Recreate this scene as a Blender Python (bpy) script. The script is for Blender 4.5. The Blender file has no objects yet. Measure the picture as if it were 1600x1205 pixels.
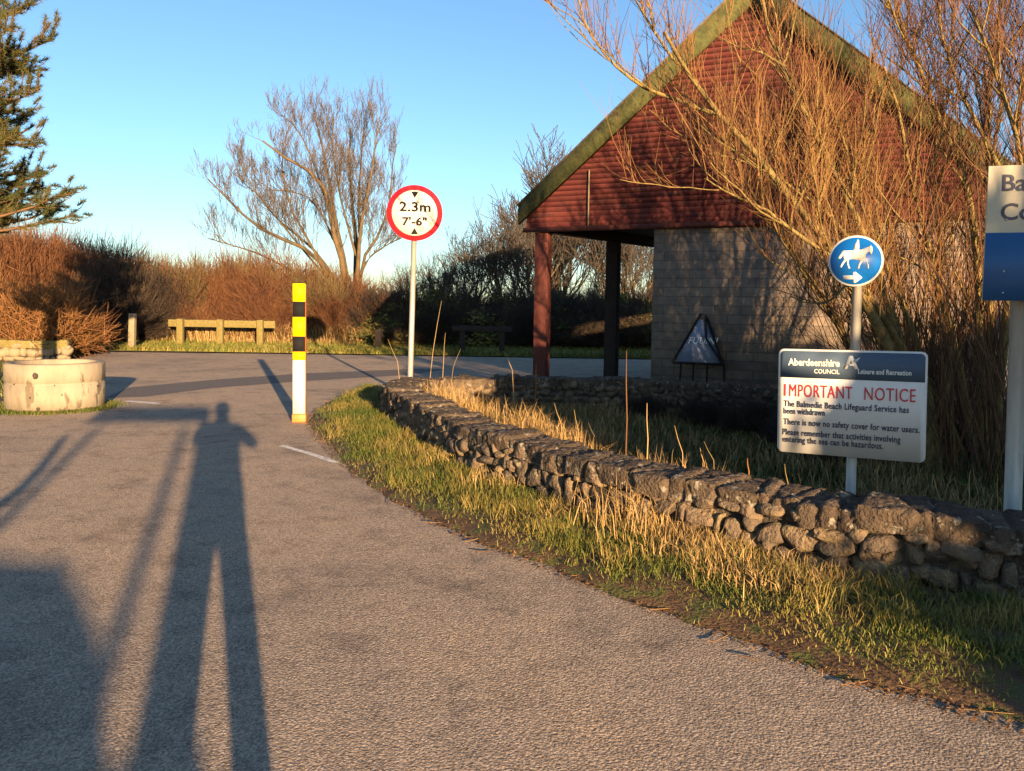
import bpy, bmesh, math, random
import numpy as np
from mathutils import Vector, Matrix, Euler

random.seed(7)
rng = np.random.default_rng(11)
R = math.radians
sc = bpy.context.scene
COL = sc.collection

# ------------------------------------------------------------------ camera
CAM_Z, PITCH, ROLL, FPX, PPY = 1.46, R(3.0), 0.0155, 1200.0, 544.0
cd = bpy.data.cameras.new('camera')
cam = bpy.data.objects.new('camera', cd)
COL.objects.link(cam)
cam.location = (0, 0, CAM_Z)
CROT = Matrix.Rotation(R(90) - PITCH, 3, 'X') @ Matrix.Rotation(ROLL, 3, 'Z')
cam.rotation_euler = CROT.to_euler()
cd.sensor_width = 36.0
cd.lens = 36.0 * FPX / 1600.0
cd.shift_y = -(602.5 - PPY) / 1600.0
cd.clip_start = 0.01
cd.clip_end = 3000
sc.camera = cam

# ------------------------------------------------------------------ light
SUN_EL, SUN_AZ = R(8.6), R(20.5)          # shadows run forward and to the left
SH = Vector((-math.sin(SUN_AZ), math.cos(SUN_AZ), 0))
w = bpy.data.worlds.new('World')
sc.world = w
w.use_nodes = True
nt = w.node_tree
sky = nt.nodes.new('ShaderNodeTexSky')
sky.sky_type = 'NISHITA'
sky.sun_disc = False
sky.sun_elevation = SUN_EL
sky.sun_rotation = math.pi - SUN_AZ
sky.air_density = 1.0
sky.dust_density = 0.5
sky.ozone_density = 3.2
nt.links.new(sky.outputs[0], nt.nodes['Background'].inputs[0])
nt.nodes['Background'].inputs[1].default_value = 0.078
sl = bpy.data.lights.new('sun', 'SUN')
sl.energy = 5.0
sl.angle = R(0.5)
sl.color = (1.0, 0.66, 0.36)
so = bpy.data.objects.new('sun', sl)
COL.objects.link(so)
ldir = Vector((SH.x * math.cos(SUN_EL), SH.y * math.cos(SUN_EL), -math.sin(SUN_EL)))
so.rotation_euler = ldir.to_track_quat('-Z', 'Y').to_euler()
so.location = (6, -15, 12)
sc.view_settings.view_transform = 'Standard'
sc.view_settings.look = 'None'
sc.view_settings.gamma = 1
sc.view_settings.exposure = 1.86

# ------------------------------------------------------------------ measuring helpers
def ray(px, py):
    return CROT @ Vector(((px - 800) / FPX, -(py - PPY) / FPX, -1.0))
def gnd(px, py, z=0.0):
    d = ray(px, py); t = (z - CAM_Z) / d.z
    return Vector((d.x * t, d.y * t, z))
def dep(px, py, Y):
    d = ray(px, py); t = Y / d.y
    return Vector((d.x * t, Y, CAM_Z + d.z * t))
def onplane(px, py, p0, n):
    d = ray(px, py); o = Vector((0, 0, CAM_Z))
    t = (p0 - o).dot(n) / d.dot(n)
    return o + d * t
def catmull(pts, n):
    P = np.array([list(p) for p in pts], float)
    P = np.vstack([2 * P[0] - P[1], P, 2 * P[-1] - P[-2]])
    m = len(P) - 3
    out = []
    for i in range(m):
        for t in np.linspace(0, 1, n, endpoint=False):
            a, b, c, d = P[i:i + 4]
            out.append(0.5 * ((2 * b) + (-a + c) * t + (2 * a - 5 * b + 4 * c - d) * t * t + (-a + 3 * b - 3 * c + d) * t ** 3))
    out.append(P[-2])
    return np.array(out)
def resample(P, n):
    P = np.asarray(P, float)
    s = np.r_[0, np.cumsum(np.linalg.norm(np.diff(P, axis=0), axis=1))]
    t = np.linspace(0, s[-1], n)
    return np.stack([np.interp(t, s, P[:, k]) for k in range(P.shape[1])], 1)

# ------------------------------------------------------------------ object helpers
def tag(o, label=None, cat=None, group=None, kind=None):
    if label: o['label'] = label
    if cat: o['category'] = cat
    if group: o['group'] = group
    if kind: o['kind'] = kind
    return o
def empty(name, loc=(0, 0, 0), rz=0.0, label=None, cat=None, group=None):
    o = bpy.data.objects.new(name, None)
    COL.objects.link(o)
    o.location = loc
    o.rotation_euler = (0, 0, rz)
    o.empty_display_size = 0.2
    return tag(o, label, cat, group)
def copy_tree(o, parent=None):
    c = o.copy()
    COL.objects.link(c)
    c.parent = parent
    for ch in [x for x in COL.objects if x.parent == o]:
        copy_tree(ch, c)
    return c

class MB:
    """collects shapes and links them as one mesh object"""
    def __init__(s):
        s.V, s.L, s.C, s.Rn, s.n = [], [], [], [], 0
    def add(s, V, F, rnd=None):
        V = np.asarray(V, float).reshape(-1, 3)
        if isinstance(F, np.ndarray):
            s.L.append((F + s.n).ravel()); s.C.append(np.full(len(F), F.shape[1]))
        else:
            for f in F:
                s.L.append(np.asarray(f) + s.n); s.C.append(np.array([len(f)]))
        s.V.append(V)
        if rnd is None: rnd = 0.5
        s.Rn.append(np.broadcast_to(np.asarray(rnd, float), (len(V),)))
        s.n += len(V)
        return s
    def box(s, c, d, M=None, rnd=None, bev=0.0):
        bm = bmesh.new()
        bmesh.ops.create_cube(bm, size=1.0)
        for v in bm.verts: v.co = Vector((v.co.x * d[0], v.co.y * d[1], v.co.z * d[2]))
        if bev: bmesh.ops.bevel(bm, geom=bm.edges[:], offset=bev, segments=2, affect='EDGES', profile=0.6)
        for v in bm.verts:
            p = v.co.copy()
            if M is not None: p = M @ p
            v.co = p + Vector(c)
        return s.bm(bm, rnd)
    def bm(s, bm, rnd=None):
        bm.verts.ensure_lookup_table(); bm.verts.index_update()
        V = [v.co[:] for v in bm.verts]
        F = [[v.index for v in f.verts] for f in bm.faces]
        bm.free()
        return s.add(V, F, rnd)
    def tubes(s, P, rad, S=3, rnd=None, cap=False):
        P = np.asarray(P, float); rad = np.asarray(rad, float)
        N, K, _ = P.shape
        T = np.gradient(P, axis=1)
        T /= np.linalg.norm(T, axis=2, keepdims=True) + 1e-9
        ref = np.where(np.abs(T[..., 2:3]) > 0.8, np.array([1.0, 0.13, 0]), np.array([0.0, 0.1, 1.0]))
        A = np.cross(T, ref); A /= np.linalg.norm(A, axis=2, keepdims=True) + 1e-9
        B = np.cross(T, A)
        ang = np.arange(S) * 2 * math.pi / S
        V = P[:, :, None, :] + rad[:, :, None, None] * (np.cos(ang)[None, None, :, None] * A[:, :, None, :] + np.sin(ang)[None, None, :, None] * B[:, :, None, :])
        idx = np.arange(N * K * S).reshape(N, K, S)
        a = idx[:, :-1, :]; b = idx[:, 1:, :]
        F = np.stack([a, b, np.roll(b, -1, 2), np.roll(a, -1, 2)], -1).reshape(-1, 4)
        if rnd is None: rnd = rng.random(N)
        rr = np.repeat(np.broadcast_to(np.asarray(rnd, float), (N,)), K * S)
        s.add(V.reshape(-1, 3), F, rr)
        if cap:
            n0 = s.n - N * K * S
            for i in range(N):
                s.L.append(idx[i, 0, ::-1] + n0); s.C.append(np.array([S]))
                s.L.append(idx[i, -1, :] + n0); s.C.append(np.array([S]))
        return s
    def lathe(s, prof, S=32, c=(0, 0, 0), rnd=None, closed=False):
        prof = np.asarray(prof, float)
        ang = np.arange(S) * 2 * math.pi / S
        V = np.stack([prof[:, None, 0] * np.cos(ang), prof[:, None, 0] * np.sin(ang), np.repeat(prof[:, 1:2], S, 1)], -1) + np.array(c)
        K = len(prof)
        idx = np.arange(K * S).reshape(K, S)
        if closed: idx = np.vstack([idx, idx[:1]])
        a = idx[:-1]; b = idx[1:]
        F = np.stack([a, np.roll(a, -1, 1), np.roll(b, -1, 1), b], -1).reshape(-1, 4)
        return s.add(V.reshape(-1, 3), F, rnd)
    def xf(s, M):
        M = np.array(M)
        s.V = [v @ M[:3, :3].T + M[:3, 3] for v in s.V]
        return s
    def build(s, name, mat=None, parent=None, smooth=False):
        me = bpy.data.meshes.new(name)
        V = np.concatenate(s.V); L = np.concatenate(s.L).astype(np.int32); C = np.concatenate(s.C).astype(np.int32)
        me.vertices.add(len(V)); me.vertices.foreach_set('co', V.astype(np.float32).ravel())
        me.loops.add(len(L)); me.loops.foreach_set('vertex_index', L)
        me.polygons.add(len(C)); me.polygons.foreach_set('loop_start', np.r_[0, np.cumsum(C)[:-1]].astype(np.int32))
        at = me.attributes.new('rnd', 'FLOAT', 'POINT')
        at.data.foreach_set('value', np.concatenate(s.Rn).astype(np.float32))
        me.update(calc_edges=True)
        me.validate()
        if smooth: me.polygons.foreach_set('use_smooth', np.ones(len(C), bool))
        if mat: me.materials.append(mat)
        o = bpy.data.objects.new(name, me)
        COL.objects.link(o)
        if parent: o.parent = parent
        return o

# ------------------------------------------------------------------ materials
def mat(name, stops, scale=6.0, rough=0.85, bump=0.0, bscale=None, mix=0.5, metal=0.0, detail=6.0, spec=0.3, stretch=None, trans=0.0, bdist=0.02, spots=None, spot_scale=25.0, spot_at=0.62):
    """stops: colours of a ramp driven by noise mixed with the per-piece random attribute"""
    m = bpy.data.materials.new(name)
    m.use_nodes = True
    n = m.node_tree.nodes; l = m.node_tree.links
    b = n['Principled BSDF']
    tc = n.new('ShaderNodeTexCoord')
    src = tc.outputs['Object']
    if stretch:
        mp = n.new('ShaderNodeMapping'); mp.inputs['Scale'].default_value = stretch
        l.new(src, mp.inputs[0]); src = mp.outputs[0]
    nz = n.new('ShaderNodeTexNoise'); nz.inputs['Scale'].default_value = scale; nz.inputs['Detail'].default_value = detail
    nz.inputs['Roughness'].default_value = 0.65
    l.new(src, nz.inputs['Vector'])
    at = n.new('ShaderNodeAttribute'); at.attribute_name = 'rnd'
    st = n.new('ShaderNodeMapRange'); st.inputs[1].default_value = 0.3; st.inputs[2].default_value = 0.7
    l.new(nz.outputs[0], st.inputs[0])
    mx = n.new('ShaderNodeMix'); mx.inputs[0].default_value = mix
    l.new(st.outputs[0], mx.inputs[2]); l.new(at.outputs['Fac'], mx.inputs[3])
    rp = n.new('ShaderNodeValToRGB')
    e = rp.color_ramp.elements
    while len(e) < len(stops): e.new(0.5)
    for i, c in enumerate(stops):
        e[i].position = i / (len(stops) - 1); e[i].color = (*c, 1)
    l.new(mx.outputs[0], rp.inputs[0]); l.new(rp.outputs[0], b.inputs['Base Color'])
    if spots:
        sn = n.new('ShaderNodeTexNoise'); sn.inputs['Scale'].default_value = spot_scale; sn.inputs['Detail'].default_value = 4; sn.inputs['Roughness'].default_value = 0.6
        l.new(src, sn.inputs['Vector'])
        sr = n.new('ShaderNodeMapRange'); sr.inputs[1].default_value = spot_at; sr.inputs[2].default_value = spot_at + 0.06
        l.new(sn.outputs[0], sr.inputs[0])
        sm = n.new('ShaderNodeMix'); sm.data_type = 'RGBA'
        l.new(sr.outputs[0], sm.inputs[0]); l.new(rp.outputs[0], sm.inputs[6]); sm.inputs[7].default_value = (*spots, 1)
        l.new(sm.outputs[2], b.inputs['Base Color'])
    b.inputs['Roughness'].default_value = rough
    b.inputs['Metallic'].default_value = metal
    b.inputs['Specular IOR Level'].default_value = spec
    if bump:
        nb = n.new('ShaderNodeTexNoise'); nb.inputs['Scale'].default_value = bscale or scale * 4; nb.inputs['Detail'].default_value = 5
        l.new(src, nb.inputs['Vector'])
        bp = n.new('ShaderNodeBump'); bp.inputs['Strength'].default_value = bump; bp.inputs['Distance'].default_value = bdist
        l.new(nb.outputs[0], bp.inputs['Height']); l.new(bp.outputs[0], b.inputs['Normal'])
    return m
def flat(name, c, rough=0.5, spec=0.4, var=0.06, metal=0.0, scale=5.0):
    lo = tuple(x * (1 - var) for x in c); hi = tuple(min(1, x * (1 + var)) for x in c)
    return mat(name, [lo, hi], scale=scale, rough=rough, spec=spec, mix=0.0, metal=metal)

def asphalt_mat():
    m = bpy.data.materials.new('asphalt'); m.use_nodes = True
    n = m.node_tree.nodes; l = m.node_tree.links; b = n['Principled BSDF']
    tc = n.new('ShaderNodeTexCoord').outputs['Object']
    def noise(s, d=5, r=0.6):
        x = n.new('ShaderNodeTexNoise'); x.inputs['Scale'].default_value = s; x.inputs['Detail'].default_value = d; x.inputs['Roughness'].default_value = r
        l.new(tc, x.inputs['Vector']); return x.outputs[0]
    def ramp(f, stops):
        x = n.new('ShaderNodeValToRGB'); e = x.color_ramp.elements
        while len(e) < len(stops): e.new(0.5)
        for i, (p, c) in enumerate(stops): e[i].position = p; e[i].color = (*c, 1)
        l.new(f, x.inputs[0]); return x.outputs[0]
    def mixc(f, a, c, mode='MIX'):
        x = n.new('ShaderNodeMix'); x.data_type = 'RGBA'; x.blend_type = mode
        if hasattr(f, 'links'): l.new(f, x.inputs[0])
        else: x.inputs[0].default_value = f
        for k, v in ((6, a), (7, c)):
            if hasattr(v, 'links'): l.new(v, x.inputs[k])
            else: x.inputs[k].default_value = (*v, 1)
        return x.outputs[2]
    vor = n.new('ShaderNodeTexVoronoi'); vor.inputs['Scale'].default_value = 130.0
    l.new(tc, vor.inputs['Vector'])
    chips = ramp(vor.outputs['Color'], [(0.1, (0.18, 0.143, 0.108)), (0.5, (0.32, 0.255, 0.19)), (0.9, (0.50, 0.40, 0.30))])
    big = ramp(noise(0.55, 6, 0.65), [(0.3, (0.66, 0.66, 0.68)), (0.48, (1, 1, 1)), (0.72, (1.18, 1.10, 1.0))])
    c = mixc(1.0, chips, big, 'MULTIPLY')
    mid = ramp(noise(4.0, 6, 0.7), [(0.32, (0.62, 0.62, 0.64)), (0.48, (1, 1, 1)), (0.8, (1.1, 1.06, 1.0))])
    c = mixc(0.75, c, mid, 'MULTIPLY')
    spots = ramp(noise(1.7, 4, 0.75), [(0.54, (1, 1, 1)), (0.66, (0.50, 0.50, 0.52))])
    c = mixc(0.55, c, spots, 'MULTIPLY')
    l.new(c, b.inputs['Base Color'])
    b.inputs['Roughness'].default_value = 0.92
    b.inputs['Specular IOR Level'].default_value = 0.2
    v2 = n.new('ShaderNodeTexVoronoi'); v2.inputs['Scale'].default_value = 95.0
    l.new(tc, v2.inputs['Vector'])
    add = n.new('ShaderNodeMath'); add.operation = 'MULTIPLY_ADD'; add.inputs[1].default_value = -1.0
    l.new(v2.outputs['Distance'], add.inputs[0]); l.new(noise(110, 4, 0.75), add.inputs[2])
    bp = n.new('ShaderNodeBump'); bp.inputs['Strength'].default_value = 0.75; bp.inputs['Distance'].default_value = 0.009
    l.new(add.outputs[0], bp.inputs['Height']); l.new(bp.outputs[0], b.inputs['Normal'])
    return m

def block_mat():
    m = bpy.data.materials.new('concrete_block'); m.use_nodes = True
    n = m.node_tree.nodes; l = m.node_tree.links; b = n['Principled BSDF']
    tc = n.new('ShaderNodeTexCoord').outputs['Object']
    mp = n.new('ShaderNodeMapping'); mp.inputs['Rotation'].default_value = (R(90), 0, 0)
    l.new(tc, mp.inputs[0])
    br = n.new('ShaderNodeTexBrick'); br.inputs['Scale'].default_value = 1.0
    br.inputs['Color1'].default_value = (0.20, 0.155, 0.115, 1); br.inputs['Color2'].default_value = (0.135, 0.105, 0.08, 1)
    br.inputs['Mortar'].default_value = (0.10, 0.085, 0.07, 1)
    br.inputs['Mortar Size'].default_value = 0.007; br.inputs['Brick Width'].default_value = 0.40; br.inputs['Row Height'].default_value = 0.14
    br.inputs['Bias'].default_value = -0.1
    l.new(mp.outputs[0], br.inputs['Vector'])
    nz = n.new('ShaderNodeTexNoise'); nz.inputs['Scale'].default_value = 9; nz.inputs['Detail'].default_value = 8
    l.new(tc, nz.inputs['Vector'])
    mx = n.new('ShaderNodeMix'); mx.data_type = 'RGBA'; mx.blend_type = 'OVERLAY'; mx.inputs[0].default_value = 0.6
    l.new(br.outputs[0], mx.inputs[6]); l.new(nz.outputs[0], mx.inputs[7])
    l.new(mx.outputs[2], b.inputs['Base Color'])
    b.inputs['Roughness'].default_value = 0.9
    ad = n.new('ShaderNodeMath'); ad.operation = 'MULTIPLY_ADD'; ad.inputs[1].default_value = -0.6
    n2 = n.new('ShaderNodeTexNoise'); n2.inputs['Scale'].default_value = 60; l.new(tc, n2.inputs['Vector'])
    l.new(br.outputs['Fac'], ad.inputs[0]); l.new(n2.outputs[0], ad.inputs[2])
    bp = n.new('ShaderNodeBump'); bp.inputs['Strength'].default_value = 0.7; bp.inputs['Distance'].default_value = 0.015
    l.new(ad.outputs[0], bp.inputs['Height']); l.new(bp.outputs[0], b.inputs['Normal'])
    return m

M = {}
M['asphalt'] = asphalt_mat()
M['block'] = block_mat()
M['soil'] = mat('soil_grass', [(0.05, 0.035, 0.02), (0.10, 0.075, 0.035), (0.10, 0.11, 0.03), (0.20, 0.15, 0.06)], 2.5, bump=0.6, bscale=40, mix=0.0)
M['verge'] = mat('verge_soil', [(0.035, 0.022, 0.013), (0.075, 0.043, 0.022), (0.11, 0.065, 0.032), (0.075, 0.085, 0.02), (0.13, 0.09, 0.04)], 5, bump=0.8, bscale=50, mix=0.0)
M['farverge'] = mat('far_grass', [(0.08, 0.09, 0.02), (0.20, 0.18, 0.045), (0.30, 0.23, 0.07)], 3, bump=0.7, bscale=30, mix=0.0)
M['stone'] = mat('wall_stone', [(0.03, 0.025, 0.02), (0.08, 0.062, 0.046), (0.125, 0.093, 0.062), (0.20, 0.145, 0.085), (0.15, 0.125, 0.04)], 7, bump=1.0, bscale=45, mix=0.45, rough=0.92, bdist=0.03, spots=(0.19, 0.17, 0.11), spot_scale=16, spot_at=0.60)
M['coping'] = mat('coping_stone', [(0.026, 0.02, 0.015), (0.058, 0.043, 0.03), (0.095, 0.07, 0.047), (0.15, 0.115, 0.075)], 9, bump=1.0, bscale=50, mix=0.4, rough=0.93, bdist=0.03, spots=(0.22, 0.20, 0.15), spot_scale=14, spot_at=0.58)
M['core'] = mat('wall_core', [(0.03, 0.024, 0.017), (0.075, 0.06, 0.042)], 14, bump=1.0, bscale=40, mix=0.0)
M['red'] = mat('red_cladding', [(0.06, 0.014, 0.014), (0.10, 0.022, 0.019), (0.15, 0.038, 0.030)], 1.6, rough=0.75, bump=0.10, bscale=30, mix=0.30, stretch=(1, 1, 5), spots=(0.075, 0.03, 0.026), spot_scale=2.2, spot_at=0.57)
M['redpost'] = mat('red_brown_timber', [(0.055, 0.016, 0.012), (0.11, 0.028, 0.02)], 5, rough=0.75, bump=0.3, bscale=30, mix=0.0, stretch=(6, 6, 1))
M['barge'] = mat('mossy_green_board', [(0.018, 0.022, 0.009), (0.045, 0.052, 0.016), (0.08, 0.085, 0.026), (0.035, 0.028, 0.018)], 4, rough=0.9, bump=0.5, bscale=40, mix=0.0)
M['roof'] = mat('roof_slate', [(0.05, 0.05, 0.045), (0.12, 0.11, 0.08)], 6, rough=0.85, bump=0.4, mix=0.0)
M['dark'] = mat('dark_and_shaded_timber', [(0.018, 0.013, 0.012), (0.035, 0.024, 0.02)], 5, mix=0.0)  # dark timber; also carries the shade painted on one porch post and the far rail
M['concrete'] = mat('weathered_concrete', [(0.12, 0.10, 0.075), (0.21, 0.175, 0.125), (0.27, 0.23, 0.165), (0.32, 0.275, 0.20)], 2.6, rough=0.9, bump=0.4, bscale=45, mix=0.0, stretch=(1, 1, 0.35), bdist=0.01, spots=(0.13, 0.105, 0.07), spot_scale=5.5, spot_at=0.60)
M['pit'] = flat('dark_pit', (0.05, 0.04, 0.03), 0.95)
M['timber'] = mat('lichened_timber', [(0.08, 0.065, 0.02), (0.155, 0.125, 0.038), (0.20, 0.165, 0.065)], 4, bump=0.4, mix=0.3, stretch=(3, 3, 3))
M['greytimber'] = mat('grey_timber', [(0.17, 0.135, 0.085), (0.27, 0.22, 0.14)], 6, bump=0.4, mix=0.2)
M['galv'] = mat('galvanised_steel', [(0.30, 0.29, 0.25), (0.42, 0.40, 0.34)], 14, rough=0.5, metal=0.35, mix=0.0, stretch=(2, 2, 0.3), spec=0.5)
M['signwhite'] = mat('sign_white', [(0.55, 0.54, 0.50), (0.64, 0.63, 0.58)], 5, rough=0.6, mix=0.0, spec=0.3)
M['cream'] = mat('cream_board', [(0.40, 0.36, 0.26), (0.46, 0.42, 0.31)], 4, rough=0.5, mix=0.0)
M['signred'] = flat('sign_red', (0.48, 0.02, 0.03), 0.35, 0.5)
M['signblue'] = flat('sign_blue', (0.005, 0.12, 0.42), 0.35, 0.5)
M['boardblue'] = flat('board_blue', (0.03, 0.11, 0.27), 0.4, 0.5)
M['headgrey'] = mat('header_slate_blue', [(0.055, 0.085, 0.125), (0.075, 0.11, 0.155)], 4, rough=0.7, mix=0.0, spec=0.15)
M['black'] = flat('sign_black', (0.012, 0.012, 0.012), 0.85, 0.15)
M['navy'] = flat('letter_navy', (0.025, 0.03, 0.06), 0.5)
M['yellow'] = flat('marker_yellow', (0.80, 0.60, 0.0), 0.6, 0.2)
M['orange'] = flat('marker_orange', (0.60, 0.16, 0.03), 0.5)
M['tarpatch'] = mat('tar_patch', [(0.09, 0.08, 0.07), (0.15, 0.13, 0.115)], 20, bump=0.6, bscale=80, mix=0.0)
M['paint'] = mat('worn_road_paint', [(0.25, 0.22, 0.19), (0.62, 0.60, 0.55), (0.7, 0.68, 0.63)], 14, mix=0.0)
M['willowbark'] = mat('willow_bark', [(0.07, 0.05, 0.022), (0.16, 0.115, 0.04), (0.24, 0.175, 0.06), (0.16, 0.145, 0.035)], 9, bump=0.8, bscale=50, mix=0.25, rough=0.85)
M['whip'] = mat('willow_whips', [(0.03, 0.016, 0.011), (0.085, 0.038, 0.017), (0.165, 0.078, 0.027), (0.21, 0.115, 0.036), (0.19, 0.145, 0.042)], 1.2, mix=0.7, rough=0.7)
M['darkwhip'] = mat('dark_willow_whips', [(0.03, 0.018, 0.014), (0.075, 0.038, 0.022), (0.14, 0.065, 0.028), (0.20, 0.105, 0.035)], 1.2, mix=0.7)
M['bark'] = mat('bare_bark', [(0.035, 0.028, 0.018), (0.09, 0.065, 0.033), (0.16, 0.105, 0.048)], 4, mix=0.4, bump=0.3)
M['twig'] = mat('bare_twigs', [(0.035, 0.03, 0.026), (0.09, 0.07, 0.05), (0.15, 0.11, 0.065)], 4, mix=0.7)
M['darktwig'] = mat('dark_twigs', [(0.035, 0.03, 0.025), (0.08, 0.065, 0.05)], 4, mix=0.7)
M['redtwig'] = mat('red_brown_twigs', [(0.045, 0.025, 0.015), (0.11, 0.046, 0.022), (0.165, 0.074, 0.03), (0.22, 0.125, 0.05)], 0.6, mix=0.5)
M['olivetwig'] = mat('olive_brown_twigs', [(0.04, 0.03, 0.018), (0.10, 0.07, 0.03), (0.16, 0.115, 0.045), (0.22, 0.16, 0.07)], 0.8, mix=0.5)
M['darkscrub'] = mat('dark_scrub_twigs', [(0.018, 0.015, 0.013), (0.05, 0.036, 0.026), (0.09, 0.06, 0.036)], 0.8, mix=0.5)
M['orangetwig'] = mat('orange_twigs', [(0.08, 0.038, 0.016), (0.19, 0.088, 0.03), (0.28, 0.145, 0.048)], 1.0, mix=0.6)
M['gorse'] = mat('gorse_leaves', [(0.03, 0.035, 0.012), (0.07, 0.075, 0.02), (0.15, 0.13, 0.03), (0.20, 0.13, 0.04)], 1.0, mix=0.5)
M['needle'] = mat('pine_needles', [(0.016, 0.03, 0.010), (0.042, 0.056, 0.014), (0.085, 0.08, 0.02), (0.16, 0.085, 0.025)], 1.2, mix=0.65)
M['pinebark'] = mat('pine_bark', [(0.06, 0.04, 0.025), (0.20, 0.11, 0.05)], 6, bump=0.6, mix=0.2)
M['grass'] = mat('grass_blades', [(0.02, 0.04, 0.008), (0.05, 0.08, 0.012), (0.10, 0.12, 0.018), (0.20, 0.16, 0.04), (0.34, 0.23, 0.075)], 1.3, mix=0.62, rough=0.6)
M['straw'] = mat('dry_straw', [(0.07, 0.055, 0.02), (0.18, 0.125, 0.045), (0.32, 0.21, 0.08), (0.42, 0.28, 0.12)], 1.0, mix=0.8, rough=0.6)
M['leaf'] = mat('fallen_leaves', [(0.05, 0.026, 0.014), (0.12, 0.06, 0.028), (0.24, 0.15, 0.06)], 3, mix=0.9)
M['cloth'] = flat('dark_clothes', (0.03, 0.035, 0.05), 0.9)
M['hair'] = flat('brown_hair', (0.05, 0.03, 0.02), 0.8)
M['skin'] = flat('skin', (0.50, 0.30, 0.22), 0.6)
M['carpaint'] = flat('car_paint', (0.10, 0.12, 0.15), 0.3, 0.5, metal=0.3)
M['glass'] = flat('car_glass', (0.01, 0.012, 0.014), 0.1, 0.6)
M['tyre'] = flat('tyre_rubber', (0.02, 0.02, 0.02), 0.9)
M['panelgrey'] = mat('poster_grey_blue', [(0.09, 0.13, 0.22), (0.22, 0.26, 0.34)], 4, mix=0.0, rough=0.5)

# ------------------------------------------------------------------ lettering
def text_mb(body, size, x=0, y=0, align='LEFT', offset=0.0, shear=0.0, sx=1.0, depth=0.0015, spacing=1.0):
    cu = bpy.data.curves.new('lettering', 'FONT')
    cu.body = body; cu.size = size; cu.align_x = align; cu.offset = offset; cu.shear = shear
    cu.extrude = depth; cu.resolution_u = 3; cu.space_character = spacing
    o = bpy.data.objects.new('lettering', cu)
    COL.objects.link(o)
    dg = bpy.context.evaluated_depsgraph_get()
    me = bpy.data.meshes.new_from_object(o.evaluated_get(dg))
    V = np.array([v.co[:] for v in me.vertices]); F = [list(p.vertices) for p in me.polygons]
    bpy.data.objects.remove(o); bpy.data.curves.remove(cu); bpy.data.meshes.remove(me)
    V[:, 0] = V[:, 0] * sx + x; V[:, 1] += y
    return V, F
def poly_mb(mb, pts, z0, z1):
    bm = bmesh.new()
    vs = [bm.verts.new((p[0], p[1], z0)) for p in pts]
    f = bm.faces.new(vs)
    bm.normal_update()
    r = bmesh.ops.extrude_face_region(bm, geom=[f])
    for v in r['geom']:
        if isinstance(v, bmesh.types.BMVert): v.co.z = z1
    bmesh.ops.recalc_face_normals(bm, faces=bm.faces[:])
    bmesh.ops.triangulate(bm, faces=bm.faces[:])
    return mb.bm(bm)
def rrect(w_, h_, r, n=6):
    out = []
    for cx, cy, a0 in ((w_ / 2 - r, h_ / 2 - r, 0), (-w_ / 2 + r, h_ / 2 - r, 90), (-w_ / 2 + r, -h_ / 2 + r, 180), (w_ / 2 - r, -h_ / 2 + r, 270)):
        for k in range(n + 1):
            a = R(a0 + 90 * k / n); out.append((cx + r * math.cos(a), cy + r * math.sin(a)))
    return out
def circ(r, n=48): return [(r * math.cos(2 * math.pi * k / n), r * math.sin(2 * math.pi * k / n)) for k in range(n)]
def facing(loc, ang):
    """matrix: local x right, local y up, local z out of the sign towards the viewer; ang turns about the vertical"""
    B = Matrix(((1, 0, 0), (0, 0, -1), (0, 1, 0))).to_4x4()
    return Matrix.Translation(loc) @ Matrix.Rotation(ang, 4, 'Z') @ B

# ------------------------------------------------------------------ ground, roads
def sheet(name, pts, z, m, kind='structure'):
    bm = bmesh.new()
    vs = [bm.verts.new((p[0], p[1], z)) for p in pts]
    bm.faces.new(vs)
    bmesh.ops.triangulate(bm, faces=bm.faces[:])
    for f in bm.faces:
        if f.normal.z < 0: f.normal_flip()
    o = MB().bm(bm).build(name, m)
    return tag(o, kind=kind)
sheet('ground', [(-900, -400), (900, -400), (900, 1500), (-900, 1500)], -0.03, M['soil'])
RE = [gnd(*p) for p in [(1760, 1235), (1600, 1143), (1350, 1075), (1100, 982), (950, 928), (830, 880), (700, 828), (620, 783), (545, 733), (505, 694), (482, 662), (497, 640), (540, 618), (575, 606)]]
WB = [gnd(*p) for p in [(1800, 990), (1600, 962), (1487, 945), (1337, 922), (1200, 890), (1050, 855), (1000, 843), (900, 811), (830, 784), (725, 745), (655, 697), (618, 672), (596, 653), (586, 640), (584, 628), (590, 614)]]
FAR_Y = 22.6
road = [(p.x + 0.35, p.y + 0.12) for p in RE] + [(-1.6, 12.3), (-1.0, 12.4), (1.2, 12.6), (12, 13.4), (40, 14), (40, FAR_Y + 1.5), (12, FAR_Y), (-6, FAR_Y), (-11.8, FAR_Y - 0.3), (-10.3, 16.5), (-8.6, 13.2), (-6.6, 10.6), (-8.2, 9.3), (-14, 8.2), (-14, -16), (8, -16), (6, -4), (3.4, 0.6)]
sheet('road', road, 0.0, M['asphalt'])
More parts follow.
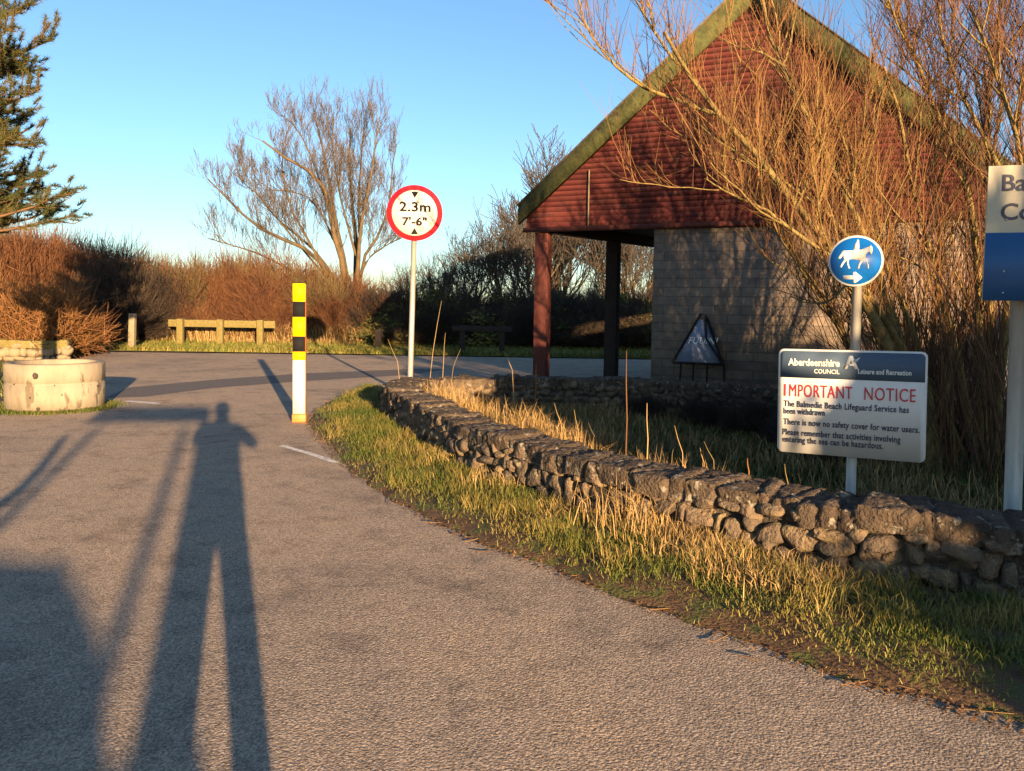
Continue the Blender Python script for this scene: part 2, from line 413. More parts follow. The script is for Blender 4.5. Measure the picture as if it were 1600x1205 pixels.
# ragged verge between road and wall
nu, nv = 260, 26
A = resample(catmull(RE, 8), nu); B_ = resample(catmull(WB, 8), nu)
def hills2(x, y, f, seed):
    r = np.random.default_rng(seed); z = 0
    for k in range(7):
        a = r.uniform(0, 6.28); q = f * r.uniform(0.5, 2.2)
        z = z + np.sin((x * math.cos(a) + y * math.sin(a)) * q + r.uniform(0, 6.28)) / 7
    return z
edge_w = 0.10 * hills2(A[:, 0], A[:, 1], 4.0, 3) + 0.05 * hills2(A[:, 0], A[:, 1], 13, 4)
tt = np.linspace(0, 1, nv)
G = A[:, None, :] * (1 - tt[None, :, None]) + (B_[:, None, :] ) * tt[None, :, None]
dirn = (B_ - A); dirn /= np.linalg.norm(dirn, axis=1, keepdims=True) + 1e-6
G = G + (edge_w[:, None] * (1 - tt)[None, :])[..., None] * dirn[:, None, :]
# carry the verge on under the wall
G[:, :, 2] = 0.006 + 0.055 * np.clip(tt * 3, 0, 1)[None, :] + 0.022 * hills2(G[:, :, 0], G[:, :, 1], 6, 5) * np.clip(tt * 4, 0, 1)[None, :]
G[:, 0, 2] = -0.01
idx = np.arange(nu * nv).reshape(nu, nv)
F = np.stack([idx[:-1, :-1], idx[1:, :-1], idx[1:, 1:], idx[:-1, 1:]], -1).reshape(-1, 4)[:, ::-1]
vo = MB().add(G.reshape(-1, 3), F.copy()).build('verge', M['verge'], smooth=True)
tag(vo, kind='structure')
# far grass strip and the grass island round the ring
sheet('far_verge', [(-16, FAR_Y - 0.6), (-11.8, FAR_Y - 0.3), (-6, FAR_Y), (12, FAR_Y), (40, FAR_Y + 1.5), (60, 40), (-40, 40), (-40, 14), (-11, 16.6)], 0.03, M['farverge'])

# ------------------------------------------------------------------ grass
def blades(mb, P, h, w_, lean, rnd, up=0.0):
    N = len(P)
    a = rng.uniform(0, 6.283, N)
    d = np.stack([np.cos(a), np.sin(a), np.zeros(N)], 1)
    s = np.stack([-np.sin(a), np.cos(a), np.zeros(N)], 1)
    tw = rng.uniform(0, 6.283, N); s = s * np.cos(tw)[:, None] + d * np.sin(tw)[:, None]
    h = np.broadcast_to(h, (N,)); w_ = np.broadcast_to(w_, (N,)); lean = np.broadcast_to(lean, (N,))
    mid = P + np.array([0, 0, 1.0]) * (h * 0.6)[:, None] + d * (h * lean * 0.35)[:, None]
    tip = P + np.array([0, 0, 1.0]) * (h * np.clip(1 - 0.45 * lean, 0.1, 1))[:, None] + d * (h * lean)[:, None]
    V = np.stack([P - s * w_[:, None], P + s * w_[:, None], mid + s * w_[:, None] * 0.7, mid - s * w_[:, None] * 0.7, tip], 1)
    i = np.arange(N)[:, None] * 5
    F4 = i + np.array([0, 1, 2, 3]); F3 = i + np.array([3, 2, 4])
    n0 = mb.n
    mb.add(V.reshape(-1, 3), F4, np.repeat(rnd, 5))
    mb.L.append((F3 + n0).ravel()); mb.C.append(np.full(N, 3))
def verge_pts(N, power=0.75, tuft=14, rad=0.06):
    nt_ = N // tuft
    u = rng.random(nt_); v = rng.random(nt_) ** power
    # more samples near the camera: mesh rows are even in metres, so bias u
    u = u ** 1.25
    ui = np.clip((u * (nu - 1)), 0, nu - 1.001); vi = np.clip(v * (nv - 1), 0, nv - 1.001)
    c = G[ui.astype(int), vi.astype(int)]
    P = np.repeat(c, tuft, 0) + rng.normal(0, rad, (nt_ * tuft, 3)) * np.array([1, 1, 0])
    tr = np.repeat(rng.random(nt_), tuft)
    return P, tr, np.repeat(v, tuft)
def thin(P, tr, v, f=2.4, keep=0.07, seed=31):
    q = 0.5 + 0.5 * np.tanh(2.6 * hills2(P[:, 0], P[:, 1], f, seed) + 0.9 * hills2(P[:, 0], P[:, 1], 9, seed + 1) * 2.2 + 0.10)
    q = q * np.clip(v * 3.2 - 0.15, 0.05, 1)
    m_ = rng.random(len(P)) < (keep + (1 - keep) * q) * np.clip(v * 4 + 0.1, 0, 1)
    return P[m_], tr[m_], v[m_]
mb = MB()
P, tr, v = verge_pts(120000, 0.75, 12, 0.055)
P, tr, v = thin(P, tr, v)
patch = 0.5 + 0.5 * np.tanh(2.2 * hills2(P[:, 0], P[:, 1], 3.0, 9))
rn = np.clip(0.20 + 0.58 * patch + 0.42 * (tr - 0.3) + rng.normal(0, 0.10, len(P)), 0, 1)
h = (0.022 + 0.05 * rng.random(len(P)) * (0.4 + tr)) * (0.55 + 0.75 * v)
blades(mb, P, h * 0.9, 0.0016 + 0.0013 * rng.random(len(P)), 0.3 + 0.9 * rng.random(len(P)), rn)
P, tr, v = verge_pts(20000, 0.40, 70, 0.07)
rn = np.clip(0.20 + 0.80 * tr ** 1.2 + rng.normal(0, 0.12, len(P)), 0, 1)
blades(mb, P, (0.05 + 0.12 * rng.random(len(P))) * (0.45 + 0.65 * tr), 0.0018, 0.25 + 0.7 * rng.random(len(P)), rn)
g = mb.build('verge_grass', M['grass'])
tag(g, 'short green and straw grass growing along the foot of the stone wall', 'grass', kind='stuff')

# ------------------------------------------------------------------ stone wall
ico = bmesh.new(); bmesh.ops.create_icosphere(ico, subdivisions=3, radius=1.0)
ico.verts.index_update()
ICO_V = np.array([v.co[:] for v in ico.verts]); ICO_F = np.array([[v.index for v in f.verts] for f in ico.faces]); ico.free()
ico = bmesh.new(); bmesh.ops.create_icosphere(ico, subdivisions=2, radius=1.0)
ico.verts.index_update()
ICO2_V = np.array([v.co[:] for v in ico.verts]); ICO2_F = np.array([[v.index for v in f.verts] for f in ico.faces]); ico.free()
def stone(mb, c, dims, ax, rough=0.16, pw=5.0, rnd=None, fine=False):
    """one rough block: c centre, dims half sizes, ax 3x3 rows = axes"""
    B0, F0 = (ICO_V, ICO_F) if fine else (ICO2_V, ICO2_F)
    p = (np.abs(B0) ** pw).sum(1) ** (-1 / pw)
    V = B0 * p[:, None]
    for k in range(5):
        q = rng.normal(0, 1.5 + 0.5 * k, 3)
        V = V * (1 + rough * 0.5 * np.sin(V @ q + rng.uniform(0, 6.28))[:, None] / (1 + 0.3 * k))
    for k in range(3):
        q = rng.normal(0, 5.5, 3)
        V = V * (1 + rough * 0.16 * np.sin(V @ q + rng.uniform(0, 6.28))[:, None])
    # chip off a few corners with planes
    for k in range(8):
        nrm = rng.normal(0, 1, 3); nrm /= np.linalg.norm(nrm)
        d = V @ nrm - rng.uniform(0.74, 1.10)
        V = V - np.clip(d, 0, None)[:, None] * nrm
    V = V * np.array(dims)
    V = V @ np.array(ax) + np.array(c)
    mb.add(V, F0, rng.random() if rnd is None else rnd)
def wall_run(path, height, thick, name, parent, both=False, seed=0, top_var=0.04, sz=1.0, front_sign=1, fine_near=True):
    """path: centre line (n,2). front is on the side front_sign * left normal."""
    P = np.asarray(path)
    s = np.r_[0, np.cumsum(np.linalg.norm(np.diff(P, axis=0), axis=1))]
    T = np.gradient(P, axis=0); T /= np.linalg.norm(T, axis=1, keepdims=True)
    def at(d):
        x = np.array([np.interp(d, s, P[:, 0]), np.interp(d, s, P[:, 1])])
        t = np.array([np.interp(d, s, T[:, 0]), np.interp(d, s, T[:, 1])]); t /= np.linalg.norm(t)
        return x, t
    # core
    K = max(8, int(s[-1] / 0.12)); dd = np.linspace(0, s[-1], K)
    ring = []
    for d in dd:
        x, t = at(d); n = np.array([-t[1], t[0]])
        hh = height - 0.06
        ring.append([[*(x + n * thick * 0.39), -0.05], [*(x + n * thick * 0.37), hh], [*(x - n * thick * 0.37), hh], [*(x - n * thick * 0.39), -0.05]])
    ring = np.array(ring); i = np.arange(K * 4).reshape(K, 4)
    F = np.stack([i[:-1], i[1:], np.roll(i[1:], -1, 1), np.roll(i[:-1], -1, 1)], -1).reshape(-1, 4)
    mc = MB().add(ring.reshape(-1, 3), F); mc.L += [np.array([0, 1, 2, 3]), np.array([3, 2, 1, 0]) + (K - 1) * 4]; mc.C += [np.array([4])] * 2
    mc.build('wall_core', M['core'], parent)
    ms = MB(); mt = MB()
    sides = (front_sign, -front_sign) if both else (front_sign,)
    for sg in sides:
        z = 0.0; course = 0
        while z < height - 0.125:
            ch = min(rng.uniform(0.07, 0.15) * sz, height - 0.09 - z)
            d = rng.uniform(-0.1, 0)
            while d < s[-1]:
                L = rng.uniform(0.06, 0.22) * sz
                dm = min(max(d + L / 2, 0), s[-1])
                x, t = at(dm); n = np.array([-t[1], t[0]]) * sg
                near = np.linalg.norm(x) < 7
                zz = z + ch / 2 + rng.normal(0, 0.02)
                hgt = ch / 2 * rng.uniform(0.9, 1.2)
                out = thick * 0.40 - 0.070 + rng.uniform(-0.012, 0.03)
                c = [*(x + n * out), zz]
                tl = rng.normal(0, 0.12)
                ax = np.array([[t[0] * math.cos(tl), t[1] * math.cos(tl), math.sin(tl)], [n[0], n[1], 0], [-t[0] * math.sin(tl), -t[1] * math.sin(tl), math.cos(tl)]])
                stone(ms, c, (L / 2 * 1.04, 0.12, hgt), ax, 0.10, rng.uniform(5, 9), fine=near and fine_near)
                d += L * 0.86
            z += ch * 0.82; course += 1
    # coping: a rough continuous cap with shallow joints between its stones
    K = int(s[-1] / 0.014); dd = np.linspace(0, s[-1], K)
    X = np.stack([np.interp(dd, s, P[:, 0]), np.interp(dd, s, P[:, 1])], 1)
    Tn = np.stack([np.interp(dd, s, T[:, 0]), np.interp(dd, s, T[:, 1])], 1); Tn /= np.linalg.norm(Tn, axis=1, keepdims=True)
    Nn = np.stack([-Tn[:, 1], Tn[:, 0]], 1)
    w2_ = thick * 0.535; CH = 0.125 * sz
    sec = []                                   # cross-section: up the front face, over the top, down the back
    for v in np.linspace(0, 1, 7)[:-1]: sec.append((1.0, -CH + CH * 0.86 * v))
    for a in np.linspace(0, math.pi / 2, 4)[:-1]: sec.append((1 - 0.10 * (1 - math.cos(a)), -CH * 0.14 * (1 - math.sin(a))))
    top_n = 11
    for u in np.linspace(0.90, -0.90, top_n): sec.append((u, 0.0))
    for a in np.linspace(math.pi / 2, 0, 4)[1:]: sec.append((-(1 - 0.10 * (1 - math.cos(a))), -CH * 0.14 * (1 - math.sin(a))))
    for v in np.linspace(1, 0, 7)[1:]: sec.append((-1.0, -CH + CH * 0.86 * v))
    sec = np.array(sec); Q = len(sec)
    joints = [0.0]
    while joints[-1] < s[-1]: joints.append(joints[-1] + rng.uniform(0.07, 0.22) * sz)
    joints = np.array(joints); nj = len(joints)
    skew = rng.normal(0, 0.035, nj); offz = rng.normal(0, 0.013, nj); offn = rng.normal(0, 0.015, nj); rj = rng.random(nj)
    V = np.zeros((K, Q, 3)); rr_ = np.zeros((K, Q))
    for q in range(Q):
        jp = joints + skew * (sec[q, 0] * 1.0 + (sec[q, 1] / CH) * 0.6)
        k_ = np.clip(np.searchsorted(jp, dd) - 1, 0, nj - 2)
        dj = np.minimum(np.abs(dd - jp[k_]), np.abs(dd - jp[k_ + 1]))
        gr = np.exp(-(dj / 0.013) ** 2) * 0.022
        rr_[:, q] = rj[k_]
        side = abs(sec[q, 0]) > 0.93
        wob = hills2(X[:, 0] * 1.0 + sec[q, 0] * 0.2, X[:, 1] + sec[q, 1], 9, 71) * 0.020 + hills2(X[:, 0] + sec[q, 0] * 0.37, X[:, 1] + 1.7 * sec[q, 1] + 0.21 * sec[q, 0], 26, 72) * 0.016 + hills2(X[:, 0] + 0.2 * sec[q, 0], X[:, 1] - 0.3 * sec[q, 0] + 2.1 * sec[q, 1], 70, 73) * 0.008
        lat = sec[q, 0] * (w2_ + (offn[k_] if sec[q, 0] > 0 else -offn[k_]) + wob * (1.2 if side else 0.3) - (gr if side else gr * 0.2))
        zz = height + sec[q, 1] + offz[k_] + wob * (0.5 if side else 1.0) - (gr * 0.2 if side else gr * 0.8)
        V[:, q, :2] = X + Nn * lat[:, None]; V[:, q, 2] = zz
    V += rng.normal(0, 0.0016, V.shape)
    ii = np.arange(K * Q).reshape(K, Q)
    Fq = np.stack([ii[:-1, :-1], ii[1:, :-1], ii[1:, 1:], ii[:-1, 1:]], -1).reshape(-1, 4)
    mt.add(V.reshape(-1, 3), Fq, rr_.ravel())
    mt.L += [ii[0], ii[-1, ::-1]]; mt.C += [np.array([Q])] * 2
    return ms, mt
# centre line: along the verge, round the corner by the height sign, then along the back towards the building
front = catmull([(p.x, p.y) for p in WB[:13]], 6)
T = np.gradient(front, axis=0); T /= np.linalg.norm(T, axis=1, keepdims=True)
TH = 0.40
cl = front + np.stack([T[:, 1], -T[:, 0]], 1) * TH / 2      # inside is to the right when walking away
corner = cl[-1]
p_sign = gnd(640, 619)
back_pts = [corner, (corner[0] + 0.02, corner[1] + 0.45), (corner[0] + 0.25, corner[1] + 0.95), (corner[0] + 0.8, corner[1] + 1.20), (0.3, 11.60), (2.1, 11.25), (4.2, 10.3), (6.2, 9.4)]
backp = catmull(back_pts, 8)
path = np.vstack([cl[:-1], backp])
wall_t = empty('stone_wall', (0, 0, 0), label='low curving rubble stone wall with rough coping beside the tarmac road', cat='wall')
ms, mt = wall_run(path, 0.43, TH, 'stone_wall', wall_t, both=True, front_sign=1)
ms.build('rubble', M['stone'], wall_t)
mt.build('coping', M['coping'], wall_t)
IN_N = np.stack([T[:, 1], -T[:, 0]], 1)

# garden behind the wall: long dead grass
mb = MB()
def in_garden(p):
    # inside polygon of centre line
    poly = np.vstack([path, [[6.5, 3.0]]])
    x, y = p[:, 0], p[:, 1]; ins = np.zeros(len(p), bool)
    j = len(poly) - 1
    for i in range(len(poly)):
        xi, yi = poly[i]; xj, yj = poly[j]
        c = ((yi > y) != (yj > y)) & (x < (xj - xi) * (y - yi) / (yj - yi + 1e-12) + xi)
        ins ^= c; j = i
    return ins
N = 90000
P = np.stack([rng.uniform(-2, 6, N), rng.uniform(3, 11.6, N), np.zeros(N)], 1)
ok = in_garden(P); P = P[ok]
# keep clear of the wall body
from math import hypot
dmin = np.full(len(P), 9.0)
for q in path[::2]: dmin = np.minimum(dmin, np.hypot(P[:, 0] - q[0], P[:, 1] - q[1]))
P = P[dmin > 0.20]
clump = 0.5 + 0.5 * np.tanh(2 * hills2(P[:, 0], P[:, 1], 3.5, 21))
pick = rng.random(len(P)) < 0.16 + 0.60 * clump ** 1.3
P = P[pick]; clump = clump[pick]
blades(mb, P, 0.07 + 0.24 * rng.random(len(P)) * (0.35 + 0.65 * clump), 0.0035, 0.2 + 0.9 * rng.random(len(P)), np.clip(0.05 + rng.random(len(P)) * 0.95, 0, 1))
g = mb.build('garden_grass', M['straw'])
tag(g, 'pale dead grass filling the ground behind the stone wall', 'grass', kind='stuff')
mb = MB()
N = 42000
P = np.stack([rng.uniform(-1, 6, N), rng.uniform(3, 11, N), np.zeros(N)], 1)
P = P[in_garden(P)]
blades(mb, P, 0.05 + 0.10 * rng.random(len(P)), 0.004, 0.3 + 0.8 * rng.random(len(P)), np.clip(rng.normal(0.12, 0.15, len(P)), 0, 1))
tag(mb.build('garden_turf', M['grass']), 'green turf under the dead grass behind the stone wall', 'grass', kind='stuff')

# far verge grass
mb = MB()
N = 26000
P = np.stack([rng.uniform(-14, 6, N), FAR_Y + 0.05 + 3.8 * rng.random(N) ** 1.3, np.full(N, 0.03)], 1)
P[:, 0] *= 1.0
blades(mb, P, 0.06 + 0.16 * rng.random(N) + np.clip((P[:, 1] - 25) * 0.09, 0, 0.25) * rng.random(N), 0.012, 0.3 + 0.6 * rng.random(N), np.clip(rng.normal(0.62, 0.2, N), 0, 1))
tag(mb.build('far_verge_grass', M['grass']), 'yellow green grass strip on the far side of the road', 'grass', kind='stuff')
# long red brown bracken behind the rails
mb = MB()
N = 16000
P = np.stack([rng.uniform(-13, -2.0, N), 26.3 + 2.6 * rng.random(N), np.full(N, 0.03)], 1)
blades(mb, P, 0.35 + 0.75 * rng.random(N), 0.012, 0.2 + 0.6 * rng.random(N), rng.random(N))
tag(mb.build('dead_bracken', M['straw']), 'tall dead bracken stalks behind the timber rails', 'bracken', kind='stuff')

# ------------------------------------------------------------------ concrete ring
rc = gnd(88, 637); rc.z = 0
RAD = 0.60
HR = 0.63
ring = empty('concrete_ring', rc, label='squat round concrete ring standing on the road edge at the left', cat='concrete ring')
prof = [(RAD, -0.02), (RAD, 0.355), (RAD - 0.014, 0.362), (RAD - 0.014, 0.380), (RAD, 0.387), (RAD, HR - 0.02), (RAD - 0.02, HR), (RAD - 0.10, HR), (RAD - 0.11, HR - 0.01), (RAD - 0.11, -0.02)]
MB().lathe(prof, 72, closed=True).build('ring_wall', M['concrete'], ring, smooth=False)
for (px, py, r) in ((60, 572, 0.035), (63, 636, 0.022), (52, 601, 0.014), (148, 590, 0.018), (96, 598, 0.010), (30, 584, 0.01), (86, 585, 0.008), (120, 640, 0.008)):
    a = math.atan2(-rc.y, -rc.x) + math.asin(max(-1, min(1, (px - 88) / 74.0)))
    z = CAM_Z - (py - 472) / 1200.0 * (rc.length - RAD * 0.8)
    z = max(0.06, min(HR - 0.03, z))
    c = np.array([math.cos(a) * (RAD - 0.004), math.sin(a) * (RAD - 0.004), z])
    mb = MB().add(ICO2_V * np.array([r * 0.9, r * 0.9, r]) * 1.2 * (1 + 0.2 * rng.normal(size=(len(ICO2_V), 1)) * 0.5) + c, ICO2_F)
    mb.build('pit_mark', M['pit'], ring)
MB().lathe([(0.0, 0.52), (0.3, 0.53), (RAD - 0.12, 0.52)], 24).build('soil_fill', M['verge'], ring)
mb = MB()
N = 2600
a = rng.uniform(0, 6.283, N); rr = RAD + np.abs(rng.normal(0, 0.10, N)) + 0.01
P = np.stack([rc.x + rr * np.cos(a), rc.y + rr * np.sin(a), np.zeros(N)], 1)
blades(mb, P, 0.03 + 0.05 * rng.random(N), 0.004, 0.4 + 0.6 * rng.random(N), np.clip(rng.normal(0.45, 0.2, N), 0, 1))
N = 9000
P = np.stack([rng.uniform(-16, -6.4, N), rng.uniform(8.6, 17.5, N), np.zeros(N)], 1)
edge = np.interp(P[:, 1], [8.2, 9.3, 10.6, 13.2, 16.5, 18], [-14, -8.2, -6.6, -8.6, -10.3, -11])
P = P[P[:, 0] < edge]
blades(mb, P, 0.06 + 0.12 * rng.random(len(P)), 0.006, 0.4 + 0.6 * rng.random(len(P)), np.clip(rng.normal(0.6, 0.2, len(P)), 0, 1))
tag(mb.build('bank_grass', M['grass']), 'rough grass round the concrete ring and on the left bank', 'grass', kind='stuff')
# low wall behind the ring
bw = empty('bank_wall', (0, 0, 0), label='low lichened stone wall under the orange bush at the left edge', cat='wall')
ms, mt = wall_run(catmull([(-22, 17.6), (-16, 18.2), (-12.2, 18.6), (-10.9, 18.9)], 8), 0.50, 0.4, 'bank_wall', bw, both=False, front_sign=-1, sz=1.5)
ms.build('rubble', M['greytimber'], bw); mt.build('coping', M['timber'], bw)

# ------------------------------------------------------------------ marker post
bp_ = gnd(468, 659)
k = bp_.y / FPX
mk = empty('marker_post', bp_, R(8), 'tall square road marker with yellow and black bands above a white panel', 'marker post')
W_ = 0.135
def zpx(py, Y, hz): return CAM_Z - (py - hz) / FPX * Y
HZ = 475.5
mb = MB(); mb.box((0, 0, 0.85), (W_ + 0.02, 0.10, 1.72), bev=0.006)
mb.build('post', M['orange'], mk)
for y0, y1, m in ((443, 471, 'yellow'), (471, 495, 'black'), (495, 525, 'yellow'), (525, 549, 'black'), (549, 562, 'yellow'), (562, 646, 'signwhite')):
    z1, z0 = zpx(y0, bp_.y, HZ), zpx(y1, bp_.y, HZ)
    MB().box((0, -0.0535, (z0 + z1) / 2), (W_ + 0.014, 0.008, z1 - z0 - 0.002)).build('reflective_band' if m != 'signwhite' else 'white_panel', M[m], mk)
MB().box((0, 0, 0.05), (W_ + 0.035, 0.13, 0.10), bev=0.01).build('base_sleeve', M['orange'], mk)

# ------------------------------------------------------------------ height limit sign
hs = empty('height_limit_sign', p_sign, 0, 'round red ringed height limit sign on a steel pole at the wall corner', 'road sign')
Yh = p_sign.y
top = dep(648, 290, Yh); bot = dep(648, 377, Yh)
cz = (top.z + bot.z) / 2; cx = dep(648.5, 333.5, Yh).x - p_sign.x
rad = (top.z - bot.z) / 2
lean = cx / cz
mb = MB(); mb.tubes(np.array([[[0, 0, -0.1], [cx * 0.5, 0, cz * 0.5], [cx, 0, cz + rad * 0.7]]]), np.full((1, 3), 0.044), 14, cap=True)
mb.build('pole', M['galv'], hs, smooth=True)
FM = facing(Vector((cx, -0.055, cz)), R(5))
def on(mb, Mx): return mb.xf(Mx)
plate = on(poly_mb(MB(), circ(rad), -0.004, 0.0), FM).build('sign_plate', M['signred'], hs)
on(poly_mb(MB(), circ(rad * 0.815), 0.0, 0.002), FM).build('white_face', M['signwhite'], plate)
mb = MB()
s_ = rad
def put(mb, *a, **k_):
    V, F = text_mb(*a, **k_); V[:, 2] += 0.0045; mb.add(V, F)
put(mb, '2.3m', s_ * 0.47, 0.02 * s_, 0.06 * s_, 'CENTER', 0.012 * s_, sx=1.18, spacing=1.05)
put(mb, "7'-6\"", s_ * 0.40, 0.0, -0.44 * s_, 'CENTER', 0.012 * s_, sx=1.18, spacing=1.02)
poly_mb(mb, [(-0.13 * s_, 0.76 * s_), (0, 0.53 * s_), (0.13 * s_, 0.76 * s_)], 0.003, 0.006)
poly_mb(mb, [(-0.13 * s_, -0.76 * s_), (0.13 * s_, -0.76 * s_), (0, -0.53 * s_)], 0.003, 0.006)
on(mb, FM).build('lettering', M['black'], plate)
for k_ in (0.4, -0.4): MB().box((cx, -0.04, cz + rad * k_), (0.14, 0.03, 0.04)).build('clamp', M['galv'], hs)

# ------------------------------------------------------------------ horse sign and notice on one pole
Yn = 4.85
pb = dep(1328, 800, Yn); pt = dep(1341, 395, Yn)
q = (pt - pb) / (pt.z - pb.z)
base = pb + q * (0 - pb.z)
nb = empty('sign_post', (base.x, base.y, 0), 0, 'steel pole behind the wall carrying a blue horse roundel and a white notice', 'sign post')
rel = lambda p: p - Vector((base.x, base.y, 0))
mb = MB(); mb.tubes(np.array([[list(rel(base - q * 0.1)), list(rel(pb + (pt - pb) * 0.5)), list(rel(pt))]]), np.full((1, 3), 0.030), 14, cap=True)
mb.build('pole', M['galv'], nb, smooth=True)
c = rel(dep(1337, 408, Yn - 0.05)); rad = 39.5 / FPX * (Yn - 0.05)
FM = facing(c, R(-24))
rd = on(poly_mb(MB(), circ(rad), -0.004, 0.0), FM).build('round_sign', M['signwhite'], nb)
on(poly_mb(MB(), circ(rad * 0.925), 0.0, 0.002), FM).build('blue_face', M['signblue'], rd)
horse = [(400, 430), (380, 440), (352, 488), (320, 530), (330, 552), (360, 545), (385, 505), (400, 490), (395, 540), (405, 572), (378, 610), (365, 650), (348, 664), (378, 682), (388, 650), (412, 612), (440, 570), (446, 600), (450, 640), (465, 670), (460, 697), (497, 690), (480, 660), (468, 610), (475, 558), (530, 556), (600, 570), (632, 575), (605, 640), (588, 700), (616, 697), (627, 645), (662, 590), (690, 572), (715, 610), (725, 650), (720, 697), (747, 690), (742, 640), (720, 600), (692, 552), (696, 520), (702, 490), (722, 458), (748, 448), (755, 482), (771, 497), (782, 462), (788, 420), (781, 382), (760, 352), (745, 375), (710, 385), (670, 405), (622, 422), (606, 420), (606, 370), (601, 320), (598, 282), (585, 264), (571, 285), (560, 312), (540, 350), (535, 400), (531, 430), (470, 430)]
arrow = [(400, 797), (545, 797), (530, 747), (572, 745), (662, 830), (575, 908), (536, 905), (552, 855), (400, 855)]
tr_ = lambda pts: [((x - 565) / 375 * rad, (585 - y) / 375 * rad) for x, y in pts][::-1]
mb = MB(); poly_mb(mb, tr_(horse), 0.002, 0.0035); poly_mb(mb, tr_(arrow), 0.002, 0.0035)
on(mb, FM).build('horse_symbol', M['signwhite'], rd)
# board corners
Yl, Yr = 5.00, 4.60
TL, TR, BR, BL = rel(dep(1217, 545, Yl)), rel(dep(1451, 550, Yr)), rel(dep(1445, 724, Yr)), rel(dep(1214, 705, Yl))
ux = ((TR + BR) - (TL + BL)); ux = ux.normalized()
uy = ((TL + TR) - (BL + BR)); uy = (uy - ux * uy.dot(ux)).normalized()
uz = ux.cross(uy)
ctr = (TL + TR + BL + BR) / 4
bwid = ((TR - TL).length + (BR - BL).length) / 2; bhei = ((TL - BL).length + (TR - BR).length) / 2
BM = Matrix((( ux.x, uy.x, uz.x, ctr.x), (ux.y, uy.y, uz.y, ctr.y), (ux.z, uy.z, uz.z, ctr.z), (0, 0, 0, 1)))
w2, h2 = bwid, bhei
board = on(poly_mb(MB(), rrect(w2, h2, 0.035), -0.004, 0.0), BM).build('notice_board', M['signwhite'], nb)
hp = [(-w2 / 2 + 0.012, h2 / 2 - 0.185), (w2 / 2 - 0.012, h2 / 2 - 0.185)]
hdr = [p for p in rrect(w2 - 0.024, h2 - 0.024, 0.028) if p[1] > 0] + [(-w2 / 2 + 0.012, h2 / 2 - 0.185), (w2 / 2 - 0.012, h2 / 2 - 0.185)]
on(poly_mb(MB(), hdr, 0.0, 0.0015), BM).build('header_band', M['headgrey'], board)
X0 = -w2 / 2; Y0 = h2 / 2
def bx(fx): return X0 + fx * w2
def by(fy): return Y0 - fy * h2
mb = MB()
def put2(mb, body, width, fx, fy, size, off=0.001, **k_):
    V, F = text_mb(body, size, 0, 0, 'LEFT', off, **k_)
    wd = V[:, 0].max() - V[:, 0].min()
    V[:, 0] = (V[:, 0] - V[:, 0].min()) * (width * w2 / wd) + bx(fx); V[:, 1] += by(fy); V[:, 2] += 0.0035
    mb.add(V, F)
put2(mb, 'Aberdeenshire', 0.36, 0.070, 0.155, 0.062, 0.0018)
put2(mb, 'COUNCIL', 0.175, 0.255, 0.225, 0.038, 0.0006)
put2(mb, 'Leisure and Recreation', 0.345, 0.555, 0.215, 0.043, 0.001)
# the council emblem: a stylised letter A with a small flag stroke
ex, ey, es = bx(0.505), by(0.175), 0.088
poly_mb(mb, [(ex - 0.5 * es, ey), (ex - 0.12 * es, ey + 0.95 * es), (ex + 0.12 * es, ey + 0.95 * es), (ex + 0.5 * es, ey), (ex + 0.24 * es, ey), (ex, ey + 0.62 * es), (ex - 0.24 * es, ey)][::-1], 0.0015, 0.003)
poly_mb(mb, [(ex - 0.20 * es, ey + 0.22 * es), (ex + 0.22 * es, ey + 0.22 * es), (ex + 0.2 * es, ey + 0.38 * es), (ex - 0.18 * es, ey + 0.38 * es)], 0.0016, 0.0032)
poly_mb(mb, [(ex + 0.16 * es, ey + 0.62 * es), (ex + 0.62 * es, ey + 0.85 * es), (ex + 0.42 * es, ey + 0.55 * es), (ex + 0.24 * es, ey + 0.5 * es)], 0.0017, 0.0034)
on(mb, BM).build('header_lettering', M['signwhite'], board)
for body, wd_, fx, fy, sz_, off_, m_, nm_ in (
    ('IMPORTANT', 0.475, 0.045, 0.455, 0.115, 0.0, 'signred', 'heading_lettering'), ('NOTICE', 0.33, 0.60, 0.455, 0.115, 0.0, 'signred', 'heading_lettering'),
    ('The Balmedie Beach Lifeguard Service has', 0.845, 0.045, 0.555, 0.056, 0.0008, 'navy', 'notice_lettering'), ('been withdrawn', 0.29, 0.045, 0.625, 0.056, 0.0008, 'navy', 'notice_lettering'),
    ('There is now no safety cover for water users.', 0.915, 0.045, 0.73, 0.056, 0.0008, 'navy', 'notice_lettering'),
    ('Please remember that activities involving', 0.80, 0.040, 0.83, 0.056, 0.0008, 'navy', 'notice_lettering'), ('entering the sea can be hazardous.', 0.69, 0.040, 0.90, 0.056, 0.0008, 'navy', 'notice_lettering')):
    mb = MB()
    if body == 'IMPORTANT':
        put2(mb, 'I', 0.012, 0.045, fy, sz_, off_); put2(mb, 'MPORTANT', 0.435, 0.083, fy, sz_, off_, spacing=1.08)
    else: put2(mb, body, wd_, fx, fy, sz_, off_, spacing=1.08)
    on(mb, BM).build(nm_, M[m_], board)

